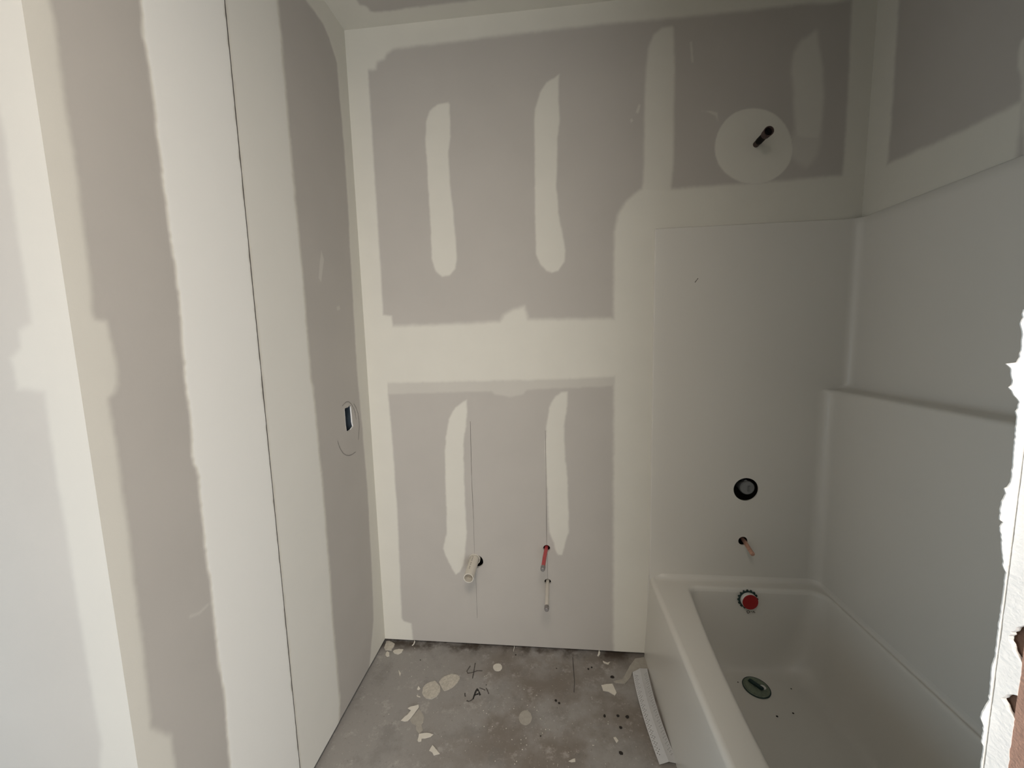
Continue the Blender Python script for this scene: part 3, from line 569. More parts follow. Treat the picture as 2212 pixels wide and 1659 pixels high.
# floor slab
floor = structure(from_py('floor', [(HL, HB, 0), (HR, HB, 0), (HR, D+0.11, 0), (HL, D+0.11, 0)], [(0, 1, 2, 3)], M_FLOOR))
ribbon('marker_number', T['mark_four'], 0.0042, (0, 0, 0), (1, 0, 0), (0, 1, 0), (0, 0, 1), 0.0006, M_INKF, floor)
ribbon('marker_word', T['mark_word'][2:4], 0.0062, (0, 0, 0), (1, 0, 0), (0, 1, 0), (0, 0, 1), 0.0006, M_INK, floor)
ribbon('marker_word', T['mark_word'][:2]+T['mark_word'][4:], 0.0048, (0, 0, 0), (1, 0, 0), (0, 1, 0), (0, 0, 1), 0.0006, M_INKF, floor)
ribbon('pencil_line', T['floor_line'], 0.0035, (0, 0, 0), (1, 0, 0), (0, 1, 0), (0, 0, 1), 0.0006, M_INKF, floor)

# hall behind the camera
wh = structure(from_py('wall_hall_right', [(HR, HB, 0), (HR, BH, 0), (HR, BH, ZC), (HR, HB, ZC)], [(0, 1, 2, 3)], M_HALL))
def wall_with_window(name, wname, fixed_axis, val, a0, a1, w0, w1, z0, z1):
    def pt(a, z): return (a, val, z) if fixed_axis == 'y' else (val, a, z)
    q = [[(a0, 0), (w0, 0), (w0, ZC), (a0, ZC)], [(w1, 0), (a1, 0), (a1, ZC), (w1, ZC)], [(w0, 0), (w1, 0), (w1, z0), (w0, z0)], [(w0, z1), (w1, z1), (w1, ZC), (w0, ZC)]]
    v = []; f = []
    for k in q:
        if abs(k[0][1]-k[2][1]) < 1e-6: continue
        f.append(tuple(range(len(v), len(v)+4))); v += [pt(*p) for p in k]
    w = structure(from_py(name, v, f, M_HALL))
    bm = bmesh.new(); t = 0.05
    for (c0, d0, c1, d1) in ((w0, z0, w1, z0+t), (w0, z1-t, w1, z1), (w0, z0, w0+t, z1), (w1-t, z0, w1, z1)):
        p = pt(c0, d0); r = pt(c1, d1); p = list(p); r = list(r)
        k = 1 if fixed_axis == 'y' else 0
        p[k] = val-0.06; r[k] = val+0.02; box_bm(bm, p, r)
    structure(from_bm(wname, bm, M_WHITEPL))
    return w
wall_with_window('wall_hall_back', 'window_1', 'y', HB, HL, HR, -0.15, 1.0, 0.15, 1.6)
wall_with_window('wall_hall_left', 'window_2', 'x', HL, HB, YO, -0.5, 0.45, 0.2, 1.7)

# ------------------------------------------------------------------ wall beside the door, raw drywall end at the right edge
wall_near = structure(from_py('wall_near', [(XJ+0.02, BN, 0), (HR, BN, 0), (HR, BN, ZC), (XJ+0.02, BN, ZC), (XJ+0.02, BH, 0), (HR, BH, 0), (HR, BH, ZC), (XJ+0.02, BH, ZC)],
    [(0, 1, 2, 3), (4, 7, 6, 5)], M_HALL))
box('jamb_stud', (XJ+0.0030, BH+0.0125, 0), (XJ+0.038, BN-0.0064, ZC), M_PINKWOOD, wall_near)
box('backing_stud', (XJ+0.0048, BN-0.0064, 0), (XJ+0.02, BN-0.0008, ZC), M_DARKWOOD, wall_near)
def ragged(base, amp, z, seed):
    z = np.array(z); return base + amp*(0.6*vnoise(z, z*0, 0.006, seed)+0.4*vnoise(z, z*0, 0.0017, seed+1))
def jamb_face():
    zs = np.concatenate([arange(0.01, 1.15, 0.02), arange(1.15, 1.46, 0.0006)[1:], arange(1.46, 2.66, 0.02)[1:]])
    y1 = BN + ragged(0, 0.0002, zs, 3)
    y0 = BN-0.0066 + ragged(0, 0.0004, zs, 5)
    for zc, h, d in ((1.281, 0.0095, 0.0046), (1.2475, 0.006, 0.0042)):     # torn spots that bare the wood
        k = np.clip(1-np.abs(zs-zc)/h, 0, 1)
        y0 += np.where(k > 0, d*np.sqrt(k) + 0.0004*vnoise(zs, zs*0, 0.0012, 9), 0)
    y0 = np.minimum(y0, y1-0.0006)
    v = []; f = []
    x0, x1 = XJ-0.0002, XJ+0.0022
    for y_0, y_1, z in zip(y0, y1, zs):
        k = (BN-y_0)*0.45      # end face turned towards the hall to catch more of its light
        v += [(x1+k, y_0, z), (x0+k, y_0, z), (x0, y_1, z), (x1, y_1, z)]
    for i in range(len(zs)-1):
        a, b = 4*i, 4*i+4
        for k in range(4): f.append((a+k, a+(k+1) % 4, b+(k+1) % 4, b+k))
    o = from_py('drywall_end', v, f, M_GYP, wall_near)
    bm = bmesh.new(); bm.from_mesh(o.data); bmesh.ops.recalc_face_normals(bm, faces=bm.faces[:]); bm.to_mesh(o.data); bm.free()
    return o
jamb_face()
def fringe():
    # crust of paper and compound standing off the board edge; (x, z) outline
    pts = T['fringe']
    zs = np.concatenate([arange(0.01, 1.19, 0.01), arange(1.19, 1.46, 0.0005)[1:], arange(1.46, 2.66, 0.01)[1:]])
    pz = np.array([p[1] for p in pts])[::-1]; px = np.array([p[0] for p in pts])[::-1]
    x = np.interp(zs, pz, px)
    out = (zs < pz[0]) | (zs > pz[-1])
    x = np.where(out, XJ-0.0012-0.0012*np.clip(vnoise(zs, zs*0, 0.03, 21), 0, 1)-0.0006*vnoise(zs, zs*0, 0.008, 23), x)
    x = x + 0.00025*vnoise(zs, zs*0, 0.0015, 25)
    x = np.minimum(x, XJ-0.0008)
    v = []; f = []
    for xx, z in zip(x, zs):
        th = 0.0007
        v += [(xx, BN+0.0006, z), (XJ+0.001, BN+0.0006-0.0, z), (XJ+0.001, BN+0.0006+2*th, z), (xx+0.0002, BN+0.0006+th, z)]
    for i in range(len(zs)-1):
        a, b = 4*i, 4*i+4
        for k in range(4): f.append((a+k, a+(k+1) % 4, b+(k+1) % 4, b+k))
    o = from_py('torn_paper_fringe', v, f, M_GYP, wall_near)
    bm = bmesh.new(); bm.from_mesh(o.data); bmesh.ops.recalc_face_normals(bm, faces=bm.faces[:]); bm.to_mesh(o.data); bm.free()
fringe()

# ------------------------------------------------------------------ bathtub and surround, one moulded unit
YB = D-0.008; YE = BN+0.012; X1 = 1.0955; XU = XR-0.008; ZR = 0.385
tub = empty('bathtub_surround', (0.76, 0.95, 0.0))
thing(tub, 'white moulded bathtub with shower surround in the right corner', 'bathtub')
prof = [(X1, z) for z in np.linspace(0.405, 1.19, 26)]
prof += [(X1+0.014*(1-math.cos(a)), 1.19+0.014*math.sin(a)) for a in np.linspace(0.2, math.pi/2, 6)]
prof += [(x, 1.204+0.003*(x-1.11)/0.03) for x in np.linspace(1.114, 1.138, 5)]
prof += [(1.138+0.0227*math.sin(a), 1.2297-0.0227*math.cos(a)) for a in np.linspace(0.2, math.pi/2, 6)]
prof += [(XU, z) for z in np.linspace(1.25, ZP, 20)]
prof += [(XU+0.004, ZP+0.003), (XR-0.0005, ZP+0.003)]
def rfil(z): return 0.042 if z < 1.19 else (0.042+(0.03-0.042)*min(1, (z-1.19)/0.03))
def side_panel():
    rows = []
    for x, z in prof:
        r = rfil(z); row = [(x-r-0.012, YB, z), (x-r-0.004, YB, z)]
        for a in np.linspace(0, math.pi/2, 9): row.append((x-r+r*math.sin(a), YB-r+r*math.cos(a), z))
        for y in np.linspace(YB-r-0.006, YE, 24): row.append((x, y, z))
        rows.append(row)
    n = len(rows[0]); v = [p for r_ in rows for p in r_]; f = []
    for i in range(len(rows)-1):
        for k in range(n-1): f.append((i*n+k, i*n+k+1, (i+1)*n+k+1, (i+1)*n+k))
    o = from_py('side_panel', v, f, M_GEL, None, smooth=True)
    return o
sp = side_panel()
VALVE = (0.797, 0.789, 0.0490); SPOUT = (0.794, 0.5635, 0.0185)
def back_panel():
    bm = bmesh.new()
    def loop(pts):
        vs_ = [bm.verts.new(p) for p in pts]
        return [bm.edges.new((vs_[i], vs_[(i+1) % len(vs_)])) for i in range(len(vs_))]
    outer = [(XP+0.004, YB, 0.375), (XP+0.004, YB, ZP)]
    outer += [(x-rfil(z)-0.012, YB, z) for x, z in prof[::-1] if z <= ZP]
    outer = [p for i, p in enumerate(outer) if i == 0 or (Vector(p)-Vector(outer[i-1])).length > 1e-4]
    outer[-1] = (outer[-1][0], YB, 0.375)
    e = loop(outer)
    for (cx, cz, r) in (VALVE, SPOUT):
        e += loop([(cx+r*math.cos(t), YB, cz+r*math.sin(t)) for t in np.linspace(0, 2*math.pi, 49)[:-1]])
    bmesh.ops.triangle_fill(bm, use_beauty=True, edges=e)
    bmesh.ops.recalc_face_normals(bm, faces=bm.faces[:])
    if sum(f.normal.y for f in bm.faces) > 0: bmesh.ops.reverse_faces(bm, faces=bm.faces[:])
    # flange: rounded left edge, top edge and the thickness round the two openings
    z0, z1 = 0.0, ZP
    xe = XU-0.03
    for a, b in (((XP+0.004, YB), (XP+0.001, YB+0.002)), ((XP+0.001, YB+0.002), (XP, D-0.0005))):
        bm.faces.new([bm.verts.new(p) for p in ((a[0], a[1], z0), (a[0], a[1], z1), (b[0], b[1], z1), (b[0], b[1], z0))])
    bm.faces.new([bm.verts.new(p) for p in ((XP+0.004, YB, z1), (xe+0.03, YB, z1), (xe+0.03, D-0.0008, z1+0.004), (XP+0.004, D-0.0008, z1+0.004))])
    for (cx, cz, r) in (VALVE, SPOUT):
        ts = np.linspace(0, 2*math.pi, 49)
        for t, s in zip(ts, ts[1:]):
            bm.faces.new([bm.verts.new(p) for p in ((cx+r*math.cos(t), YB, cz+r*math.sin(t)), (cx+r*math.cos(s), YB, cz+r*math.sin(s)), (cx+r*math.cos(s), YB+0.006, cz+r*math.sin(s)), (cx+r*math.cos(t), YB+0.006, cz+r*math.sin(t)))])
    return from_bm('back_panel', bm, M_GEL)
bpn = back_panel()
epn = from_py('end_panel', [(0.41, YE, 0.40), (X1, YE, 0.40), (X1, YE, 1.20), (XU, YE, 1.21), (XU, YE, ZP), (0.41, YE, ZP)], [(0, 1, 2, 3, 4, 5)], M_GEL)

def apron():
    pr = [(0.399, 0.0), (0.400, 0.03), (0.404, 0.10), (0.410, 0.22), (0.414, 0.34)]
    pr += [(0.4155+0.018*(1-math.cos(a)), 0.367+0.018*math.sin(a)) for a in np.linspace(0.05, math.pi/2, 9)]
    ys = np.linspace(YE, D-0.001, 30); v = []; f = []
    for y in ys: v += [(x, y, z) for x, z in pr]
    n = len(pr)
    for i in range(len(ys)-1):
        for k in range(n-1): f.append((i*n+k, i*n+k+1, (i+1)*n+k+1, (i+1)*n+k))
    return from_py('apron', v, f, M_GEL, None, smooth=True)
apr = apron()
def rrect(x0, x1, y0, y1, radii, ns=22, nc=9):
    # counter-clockwise from the front left corner; radii: (front-left, front-right, back-right, back-left)
    out = []
    cs = [((x0, y0), 1.0, radii[0]), ((x1, y0), 1.5, radii[1]), ((x1, y1), 0.0, radii[2]), ((x0, y1), 0.5, radii[3])]
    sg = [(1, 1), (-1, 1), (-1, -1), (1, -1)]
    arcs = []
    for ((cx, cy), a0, r), (sx, sy) in zip(cs, sg):
        arcs.append([(cx+sx*r+r*math.cos(math.pi*(a0+0.5*k/(nc-1))), cy+sy*r+r*math.sin(math.pi*(a0+0.5*k/(nc-1)))) for k in range(nc)])
    for i in range(4):
        out += arcs[i]; a = arcs[i][-1]; b = arcs[(i+1) % 4][0]
        out += [(a[0]+(b[0]-a[0])*k/ns, a[1]+(b[1]-a[1])*k/ns) for k in range(1, ns)]
    return out
def rim_and_basin():
    xo = 0.4335
    rim = []
    base = rrect(xo, X1, YE, YB, (0.004, 0.004, 0.042, 0.004))
    for off, dz in ((0.0, 0.020), (0.004, 0.010), (0.010, 0.004), (0.020, 0.0)):
        L = []
        for x, y in base:
            wb = 1.0 if (YB-y < 0.045 or X1-x < 0.045 or y-YE < 0.03) else 0.0
            wb *= smooth01(np.array((x-xo-0.004)/0.03)).item() if X1-x > 0.05 else 1.0
            cx = -off*0.35 if X1-x < 0.045 else 0.0; cy = -off if YB-y < 0.045 else (off if y-YE < 0.03 else 0)
            L.append((x+cx, y+cy, ZR+dz*wb))
        rim.append(L)
    def flare(x, y, k):   # the front lip of the basin bows out towards the room
        return x - k*0.045*math.sin(math.pi*min(1, max(0, (1.60-y)/1.32)))
    def inner(off, z, k=1.0):
        return [(flare(x, y, 1 if x < 0.75 else 0), y, z) for x, y in rrect(0.553+off, 1.083-off*0.6, 0.30+off, 1.596-off, (0.06, 0.06, 0.055, 0.035))]
    rim += [inner(-0.006, ZR+0.0005), inner(0.0, ZR), inner(0.004, ZR-0.0015), inner(0.009, ZR-0.007), inner(0.012, ZR-0.016)]
    def mesh(name, loops, fill=False):
        n = len(loops[0]); v = [p for l in loops for p in l]; f = []
        for i in range(len(loops)-1):
            for k in range(n): f.append((i*n+k, (i+1)*n+k, (i+1)*n+(k+1) % n, i*n+(k+1) % n))
        if fill: f.append(tuple((len(loops)-1)*n+k for k in range(n))[::-1])
        o = from_py(name, v, f, M_GEL, None, smooth=True)
        bm = bmesh.new(); bm.from_mesh(o.data); bmesh.ops.recalc_face_normals(bm, faces=bm.faces[:])
        if sum(q.normal.z*q.calc_area() for q in bm.faces) < 0: bmesh.ops.reverse_faces(bm, faces=bm.faces[:])
        bm.to_mesh(o.data); bm.free()
        return o
    r = mesh('rim', rim)
    top = inner(0.012, ZR-0.016)
    bot = [(x, y, 0.06) for x, y in rrect(0.610, 1.005, 0.46, 1.545, (0.14, 0.14, 0.12, 0.10))]
    loops = []
    for q in np.linspace(0, 1, 26):
        h = 3*(1-q)**2*q*0.42+3*(1-q)*q*q*0.70+q**3*1.55
        z = (1-q)**3*(ZR-0.016)+3*(1-q)**2*q*0.17+3*(1-q)*q*q*0.060+q**3*0.058
        loops.append([(a[0]+(b[0]-a[0])*h, a[1]+(b[1]-a[1])*h, z) for a, b in zip(top, bot)])
    # shrink on towards the middle of the floor of the basin
    last = loops[-1]; cx = sum(p[0] for p in last)/len(last); cy = sum(p[1] for p in last)/len(last)
    for s in (0.75, 0.5, 0.25, 0.05): loops.append([(cx+(p[0]-cx)*s, cy+(p[1]-cy)*s, 0.058) for p in last])
    b = mesh('basin', loops, fill=True)
    return r, b
rim, basin = rim_and_basin()
adopt(tub, sp, bpn, epn, apr, rim, basin)
from_py_marks = ribbon('scuff_mark', [T['panel_tick']], 0.0028, (0, YB, 0), (1, 0, 0), (0, 0, 1), (0, -1, 0), 0.0006, M_PENCIL, None); adopt(tub, from_py_marks)

# drain in the floor of the basin
def disc_stack(name, c, axis, rings, mat, seg=36):
    # rings: (radius, distance along axis)
    a = Vector(axis).normalized(); u = a.orthogonal().normalized(); w = a.cross(u)
    bm = bmesh.new(); prev = None
    for r, d in rings:
        cur = [bm.verts.new(Vector(c)+a*d+(u*math.cos(2*math.pi*k/seg)+w*math.sin(2*math.pi*k/seg))*r) for k in range(seg)]
        if prev:
            for k in range(seg): bm.faces.new((prev[k], prev[(k+1) % seg], cur[(k+1) % seg], cur[k]))
        prev = cur
    bm.faces.new(prev)
    bmesh.ops.recalc_face_normals(bm, faces=bm.faces[:])
    return from_bm(name, bm, mat)
DR = T['drain']
d0 = disc_stack('drain', (DR[0], DR[1], 0.058), (0, 0, 1), [(0.048, 0.0), (0.048, 0.002), (0.043, 0.006), (0.040, 0.0045), (0.036, 0.0035)], M_GREENF)
adopt(tub, d0)
d0['label'] = 'green film over the drain flange'
def onto(o, parent):
    # world-space mesh made a child of an object that already sits under the tub
    bpy.context.view_layer.update()
    o.parent = parent; o.matrix_parent_inverse = parent.matrix_world.inverted()
bmx = bmesh.new(); box_bm(bmx, (-0.027, -0.009, 0), (0.027, 0.009, 0.008)); bmesh.ops.bevel(bmx, geom=bmx.edges[:], offset=0.003, segments=2, affect='EDGES')
bmx.transform(Matrix.Translation((DR[0]+0.002, DR[1]+0.008, 0.0615)) @ Matrix.Rotation(math.radians(-52), 4, 'Z'))
o = from_bm('drain_slot', bmx, M_GREEN); onto(o, d0)
o = tube('flange_ring', [(DR[0]+0.0465*math.cos(t), DR[1]+0.0465*math.sin(t), 0.0605) for t in np.linspace(0, 2*math.pi, 41)], 0.0022, M_GREEN, seg=8, cap0=False, cap1=False); onto(o, d0)
o = disc_stack('torn_film', (DR[0]+0.024, DR[1]+0.000, 0.0622), (0, 0, 1), [(0.011, 0), (0.011, 0.001), (0.007, 0.0018)], M_WHITEPL, seg=9); onto(o, d0)
# overflow fitting
OV = Vector(T['overflow']); OC = Vector(T['overcap'])
axis = (OC-OV).normalized()
def gear(name, c, ax, r0, r1, teeth, th, mat):
    a = Vector(ax).normalized(); u = a.orthogonal().normalized(); w = a.cross(u); bm = bmesh.new(); L = []
    for k in range(teeth*4):
        r = r1 if (k % 4) in (0, 1) else r0; t = 2*math.pi*k/(teeth*4)
        L.append(u*math.cos(t)*r + w*math.sin(t)*r)
    f = bm.faces.new([bm.verts.new(Vector(c)+p) for p in L])
    e = bmesh.ops.extrude_face_region(bm, geom=[f]); bmesh.ops.translate(bm, vec=a*th, verts=[v for v in e['geom'] if isinstance(v, bmesh.types.BMVert)])
    bmesh.ops.recalc_face_normals(bm, faces=bm.faces[:])
    return from_bm(name, bm, mat)
og = gear('overflow_fitting', OV-axis*0.002, axis, 0.0345, 0.0405, 16, 0.006, M_GREEN); adopt(tub, og)
oc = disc_stack('collar', OV, axis, [(0.031, 0), (0.0315, (OC-OV).length-0.004), (0.030, (OC-OV).length)], M_WHITEPL); onto(oc, og)
orr = disc_stack('red_cap', OC-axis*0.002, axis, [(0.0305, 0), (0.0310, 0.002), (0.0300, 0.0035)], M_RED); onto(orr, og)
o = ribbon('printed_label', T['ov_text'], 0.0030, (0, T['ov_text_y'], 0), (1, 0, 0), (0, 0, 1), (0, -1, 0), 0.0, M_PENCIL, None); adopt(tub, o)

# ------------------------------------------------------------------ plumbing stub-outs
def V3(p): return Vector(p)
# shower valve seen through its opening
va = empty('shower_valve', (0.803, 1.70, 0.789)); thing(va, 'grey round shower valve body inside the black hole in the surround', 'valve')
vx, vz = 0.811, 0.7885
b1 = tube('body', [(vx, 1.74, vz), (vx, 1.672, vz)], 0.028, M_GREYPL)
b2 = disc_stack('cap', (vx, 1.674, vz), (0, -1, 0), [(0.0290, 0), (0.0292, 0.012), (0.0268, 0.0155), (0.0258, 0.0130)], M_GREYPL2)
b3 = box('stem', (vx+0.001, 1.655, vz-0.016), (vx+0.010, 1.6625, vz+0.010), M_GREYPL, bevel=0.002)
b4 = tube('tab', [(vx-0.006, 1.69, vz+0.028), (vx-0.006, 1.664, vz+0.028)], 0.0065, M_GREYPL)
adopt(va, b1, b2, b3, b4)
# copper stub for the tub spout
cp0, cp1 = V3(T['copper0']), V3(T['copper1']); dr = (cp1-cp0).normalized()
o = empty('copper_pipe', cp0); thing(o, 'short copper pipe stub sticking out of the surround below the valve', 'pipe')
a = tube('pipe', [cp0-dr*0.06, cp0, cp1], 0.0082, M_COPPER); b = disc_stack('end_cap', cp1-dr*0.004, dr, [(0.0088, 0), (0.0090, 0.004), (0.0075, 0.009), (0.004, 0.011)], M_COPPER)
adopt(o, a, b)
# shower arm nipple above the surround
s0, s1 = V3(T['shower0']), V3(T['shower1']); dr = (s1-s0).normalized()
o = empty('shower_nipple', s0); thing(o, 'black rusty shower pipe nipple in the round plaster patch', 'pipe')
a = tube('pipe', [s0-dr*0.04, s0, s0.lerp(s1, 0.35)], 0.0112, M_RUST); b = tube('dark_collar', [s0.lerp(s1, 0.25), s0.lerp(s1, 0.80)], 0.0122, M_BLACK)
c = tube('coupling', [s0.lerp(s1, 0.74), s1], [0.0150, 0.0170], M_RUST, inner=0.003); e = disc_stack('coupling_bore', s1-dr*0.008, dr, [(0.0145, 0), (0.0140, 0.001)], M_BLACK)
adopt(o, a, b, c, e)
# drain pipe
p0, p1 = V3(T['pvc0']), V3(T['pvc1']); dr = (p1-p0).normalized()
o = empty('drain_pipe', p0); thing(o, 'open white plastic drain pipe sticking out of the back wall', 'pipe')
a = tube('pipe', [p0-dr*0.08, p0, p0.lerp(p1, 0.5), p1], 0.0213, M_PVC, inner=0.0032, seg=40)
b = disc_stack('pipe_bore', p1-dr*0.03, dr, [(0.0183, 0), (0.0182, 0.001)], M_PVCIN)
c = tube('hub', [p0-dr*0.01, p0+dr*0.002], 0.0262, M_PVC, inner=0.0028, seg=40)
bm = bmesh.new()
for t in (0.10, 0.20, 0.28, 0.42, 0.50, 0.62, 0.70):      # faded print along the top of the pipe
    q = p0.lerp(p1, t); q2 = p0.lerp(p1, t+0.045)
    up = Vector((-0.15, 0, 1)).normalized(); sd = dr.cross(up).normalized()
    bm.faces.new([bm.verts.new(x) for x in (q+up*0.0216-sd*0.002, q+up*0.0216+sd*0.002, q2+up*0.0216+sd*0.002, q2+up*0.0216-sd*0.002)])
d = from_bm('print', bm, M_PENCILF)
adopt(o, a, b, c, d)
# hot and cold supply tubes
for name, k0, k1, mat, lab in (('hot_supply_tube', 'red0', 'red1', M_PEXR, 'red plastic water supply tube with grey plug on the back wall'),
                               ('cold_supply_tube', 'white0', 'white1', M_PEXW, 'white plastic water supply tube with grey plug below the red one')):
    q0, q1 = V3(T[k0]), V3(T[k1]); dr = (q1-q0).normalized()
    o = empty(name, q0); thing(o, lab, 'pipe')
    mid = q0.lerp(q1, 0.5)+Vector((0, 0, 0.004))
    a = tube('tube', [q0-dr*0.06, q0, mid, q1], 0.0083, mat)
    b = tube('crimp_ring', [q1-dr*0.004, q1+dr*0.010], 0.0098, M_CRIMP); c = disc_stack('plug', q1+dr*0.010, dr, [(0.0085, 0), (0.0082, 0.006), (0.006, 0.008)], M_CRIMP)
    adopt(o, a, b, c)

# outlet box in the left wall
bx = empty('outlet_box', (XL-0.03, 1.468, 1.08)); thing(bx, 'dark blue electrical outlet box set in a rough cut hole in the left wall', 'outlet box')
a = open_box('box', (XL-0.056, 1.428, 1.066), (XL-0.006, 1.508, 1.192), '+x', M_BLUEBOX, None)
b = tube('screw_post', [(XL-0.05, 1.468, 1.1715), (XL-0.016, 1.468, 1.1715)], 0.005, M_GREYPL2); c = tube('screw_post', [(XL-0.05, 1.460, 1.090), (XL-0.016, 1.460, 1.090)], 0.006, M_GREYPL2)
adopt(bx, a, b, c)

# ------------------------------------------------------------------ perforated corner bead lying on the floor
def corner_bead():
    L = np.array(T['bead_left']); R = np.array(T['bead_right'])
    nl, nc = 150, 24; t = np.linspace(0, 1, nl); tk = np.linspace(0, 1, len(L))
    def sm(A):
        return np.stack([np.polyval(np.polyfit(tk, A[:, i], 2), t) for i in (0, 1)], 1)
    Ls, Rs = sm(L), sm(R); v = []; f = []
    for i in range(nl):
        for k in range(nc+1):
            s = k/nc; p = Ls[i]*(1-s)+Rs[i]*s
            z = 0.0025+0.009*(1-abs(2*s-1))**1.3+0.004*s + 0.004*math.sin(math.pi*t[i])
            v.append((p[0], p[1], z))
    for i in range(nl-1):
        for k in range(nc):
            if 6 < i < nl-10:
                if k in (2, 21) and i % 4 == 0: continue
                if k in (4, 19) and i % 4 == 2: continue
                if k in (6, 17) and i % 8 == 4: continue
            a = i*(nc+1)+k; f.append((a, a+1, a+nc+2, a+nc+1))
    o = from_py('corner_bead', v, f, M_VINYL)
    md = o.modifiers.new('thickness', 'SOLIDIFY'); md.thickness = 0.0009; md.offset = 1
    thing(o, 'white perforated corner bead strip lying along the tub apron', 'corner bead')
corner_bead()

# ------------------------------------------------------------------ litter on the floor
def slab(name, poly, h, mat, z=0.0002, rough=0.0015, inset=0.25, tilt=(0, 0)):
    P = [Vector(p) for p in poly]; Q = []
    for a, b in zip(P, P[1:]+P[:1]):
        n = max(1, int((b-a).length/0.006))
        for k in range(n):
            q = a.lerp(b, k/n)
            Q.append(q+Vector((random.uniform(-1, 1), random.uniform(-1, 1)))*rough*0.5)
    c = sum(Q, Vector((0, 0)))/len(Q)
    bm = bmesh.new()
    def zz(q): return z+max(0, tilt[0]*(q.x-min(s.x for s in Q))+tilt[1]*(q.y-min(s.y for s in Q)))
    lo = [bm.verts.new((q.x-c.x, q.y-c.y, zz(q))) for q in Q]
    up = [bm.verts.new((q.x-c.x, q.y-c.y, zz(q)+h*0.6)) for q in Q]
    n = len(Q)
    for k in range(n): bm.faces.new((lo[k], lo[(k+1) % n], up[(k+1) % n], up[k]))
    f = bm.faces.new(up); bm.faces.new(lo[::-1])
    w = (max(q.x for q in Q)-min(q.x for q in Q))
    r = bmesh.ops.inset_region(bm, faces=[f], thickness=min(0.004, w*inset*0.3), depth=0.0)
    for v in f.verts: v.co.z += h*0.4
    bmesh.ops.triangulate(bm, faces=[f])
    o = from_bm(name, bm, mat); o.location = (c.x, c.y, 0)
    return o
FI = T['floor_items']
for nm, key, h, mat, tilt, lab, cat in (
    ('compound_splat', 'splat_corner', 0.004, M_MUDBLOB, (0, 0), 'dried compound lump filling the left back floor corner', 'splatter'),
    ('compound_splat', 'splat_oval', 0.003, M_MUDCHIP, (0, 0), 'oval dried compound drop beside the left back corner', 'splatter'),
    ('compound_splat', 'splat_small', 0.003, M_MUDCHIP, (0, 0), 'small pale compound drop beside the left wall near the corner', 'splatter'),
    ('compound_splat', 'splat_round', 0.0035, M_MUDCHIP, (0, 0), 'smooth round compound drop right of the pencilled number four', 'splatter'),
    ('compound_splat', 'blob_a', 0.0025, M_MUDBLOB, (0, 0), 'large rough round compound splat left of the black lettering', 'splatter'),
    ('compound_splat', 'blob_b', 0.0022, M_MUDBLOB, (0, 0), 'flaky compound splat touching the upper right of the large one', 'splatter'),
    ('compound_splat', 'ring', 0.0012, M_MUDSMEAR, (0, 0), 'faint ring shaped compound splat in the middle of the floor', 'splatter'),
    ('compound_splat', 'smear', 0.0010, M_MUDSMEAR, (0, 0), 'dull thin compound smear under the curled flake', 'splatter'),
    ('compound_splat', 'corner_mud', 0.0030, M_MUDSMEAR, (0, 0), 'spilled compound on the floor where the tub meets the back wall', 'splatter'),
    ('compound_flake', 'flake_curl', 0.0015, M_MUDCHIP, (-0.0, 0.10), 'long curled compound flake lying on the smear', 'flake'),
    ('compound_flake', 'flake_bent', 0.0015, M_MUDCHIP, (0, 0.06), 'bent compound flake below the curled one', 'flake'),
    ('compound_flake', 'flake_tri', 0.0015, M_MUDCHIP, (0.05, 0), 'triangular flake nearest the bottom of the picture', 'flake'),
    ('compound_flake', 'flake_right', 0.0025, M_MUDCHIP, (0, 0.05), 'angular pale flake near the corner bead', 'flake'),
    ('compound_flake', 'flake_small', 0.002, M_MUDCHIP, (0, 0), 'small pale chip beside the lower half of the corner bead', 'flake'),
    ('paper_shard', 'shard_a', 0.002, M_MUDCHIP, (0, 0.2), 'tiny three-cornered shard left of the large splat', 'shard'),
    ('paper_shard', 'shard_b', 0.0015, M_MUDCHIP, (0, 0), 'thin upright shard near the left wall', 'shard'),
    ('paper_shard', 'shard_c', 0.0015, M_MUDCHIP, (0, 0), 'thin sliver just below left of the large splat', 'shard'),
    ('paper_shard', 'shard_d', 0.0015, M_MUDCHIP, (0, 0), 'pale shard at the bottom edge right of the middle', 'shard'),
    ('paper_shard', 'shard_e', 0.0015, M_MUDCHIP, (0, 0), 'pale curl lying close to the back wall by the tub', 'shard')):
    thing(slab(nm, FI[key], h, mat, tilt=tilt, rough=0.0012 if 'splat' in nm else 0.0006), lab, cat)

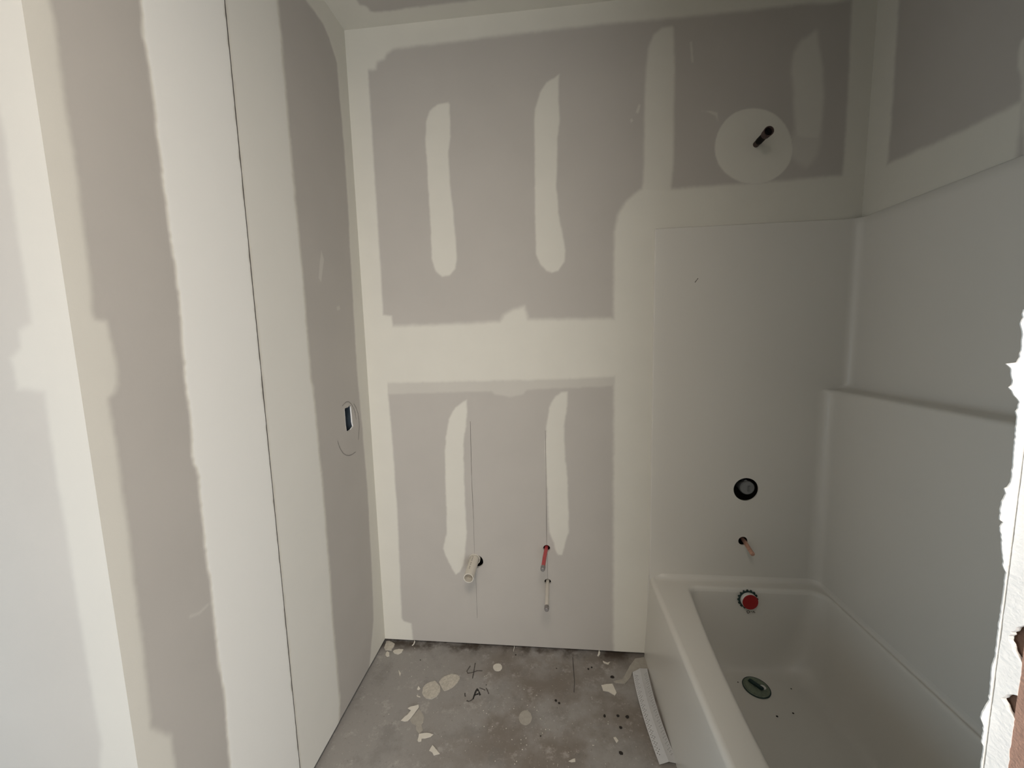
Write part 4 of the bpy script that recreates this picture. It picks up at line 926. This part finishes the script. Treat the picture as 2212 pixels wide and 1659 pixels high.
def nugget(bm, c, r, sq=0.6):
    q = bmesh.ops.create_icosphere(bm, subdivisions=1, radius=r)
    for v in q['verts']:
        v.co = Vector((v.co.x*random.uniform(0.7, 1.35), v.co.y*random.uniform(0.7, 1.35), max(-r*0.3, v.co.z*sq*random.uniform(0.7, 1.2)))) + Vector(c)
        v.co.z = max(v.co.z, 0.0003)
for i, (x, y) in enumerate(T['dark_crumbs']):
    r = (0.0085, 0.006, 0.006, 0.007, 0.006, 0.007, 0.006, 0.005, 0.0045, 0.005, 0.003, 0.003, 0.0035, 0.003)[i]
    bm = bmesh.new(); nugget(bm, (0, 0, r*0.2), r, 0.35)
    o = from_bm('dirt_crumb', bm, M_CRUMBD); o.location = (x, y, 0)
    thing(o, ('black crumb of dirt above the angular pale flake', 'dark dirt crumb, leftmost of the row of three by the corner bead', 'dark dirt crumb, middle of the row of three by the corner bead',
              'dark dirt crumb, rightmost of the row of three by the corner bead', 'dark dirt crumb just below the row of three', 'dark dirt crumb beside the lower end of the corner bead',
              'dark crumb right of the black lettering, larger of a pair', 'dark crumb right of the black lettering, smaller of a pair',
              'dark crumb near the back wall, right of a close pair', 'dark crumb near the back wall, left of a close pair', 'single dark speck near the middle of the back wall',
              'small dark speck below the ring shaped splat', 'dark speck right against the middle of the back wall', 'dark speck near the back wall right of the oval drop')[i], 'crumb')
bm = bmesh.new()
for i in range(230):
    g = random.random()
    x, y = (random.gauss(-0.12, 0.20), random.gauss(1.30, 0.13)) if g < 0.7 else (random.uniform(-0.78, 0.36), random.uniform(0.75, 1.63))
    if not (-0.78 < x < 0.30 and 0.5 < y < 1.63): continue
    nugget(bm, (x, y, 0.0004), random.choice((0.0006, 0.0008, 0.001, 0.0013, 0.002)), 0.5)
o = from_bm('plaster_crumbs', bm, M_MUDCHIP); o['kind'] = 'stuff'; thing(o, 'scattered white plaster crumbs over the concrete floor', 'crumbs')
# tufts of paper caught in the gap under the back wall
for (x, z0, lab) in ((T['tufts'][0], 0.0, 'white paper curl hanging in the gap under the back wall, near the left corner'), (T['tufts'][1], 0.0, 'thin white paper sliver in the gap at the middle of the back wall'), (T['tufts'][2], 0.0, 'white paper wad in the gap under the back wall, near the tub')):
    k = 0.0045 if 'wad' in lab else (0.003 if 'curl' in lab else 0.0014)
    o = tube('paper_curl', [(x-0.006*(k > 0.002), D-0.016, 0.001), (x, D-0.010, 0.004), (x+0.003, D-0.003, 0.011), (x+0.002, D-0.002, 0.020)], [k*0.7, k, k, k*0.4], M_MUDCHIP, seg=7)
    thing(o, lab, 'paper scrap')
# grit in the tub
for i, (p, r, lab) in enumerate(((T['grit'][0], 0.004, 'dark sliver of grit in the tub, left of a pair'), (T['grit'][1], 0.0036, 'round dark grit in the tub, right of a pair'), (T['grit'][2], 0.003, 'dark grit beside the tub drain'), (T['grit'][3], 0.002, 'small grit speck in the tub right of the drain'))):
    bm = bmesh.new(); nugget(bm, (0, 0, 0.0008), r, 0.4)
    o = from_bm('grit', bm, M_CRUMBD); o.location = (p[0], p[1], 0.0585); thing(o, lab, 'grit')
# a few scraps on the rim of the apron
o = from_py('wall_corner_caulk', [(XP-0.004, D-0.001, 0.0), (XP+0.001, D-0.008, 0.0), (XP+0.001, D-0.008, 0.39), (XP-0.004, D-0.001, 0.39)], [(0, 1, 2, 3)], M_GEL); adopt(tub, o)
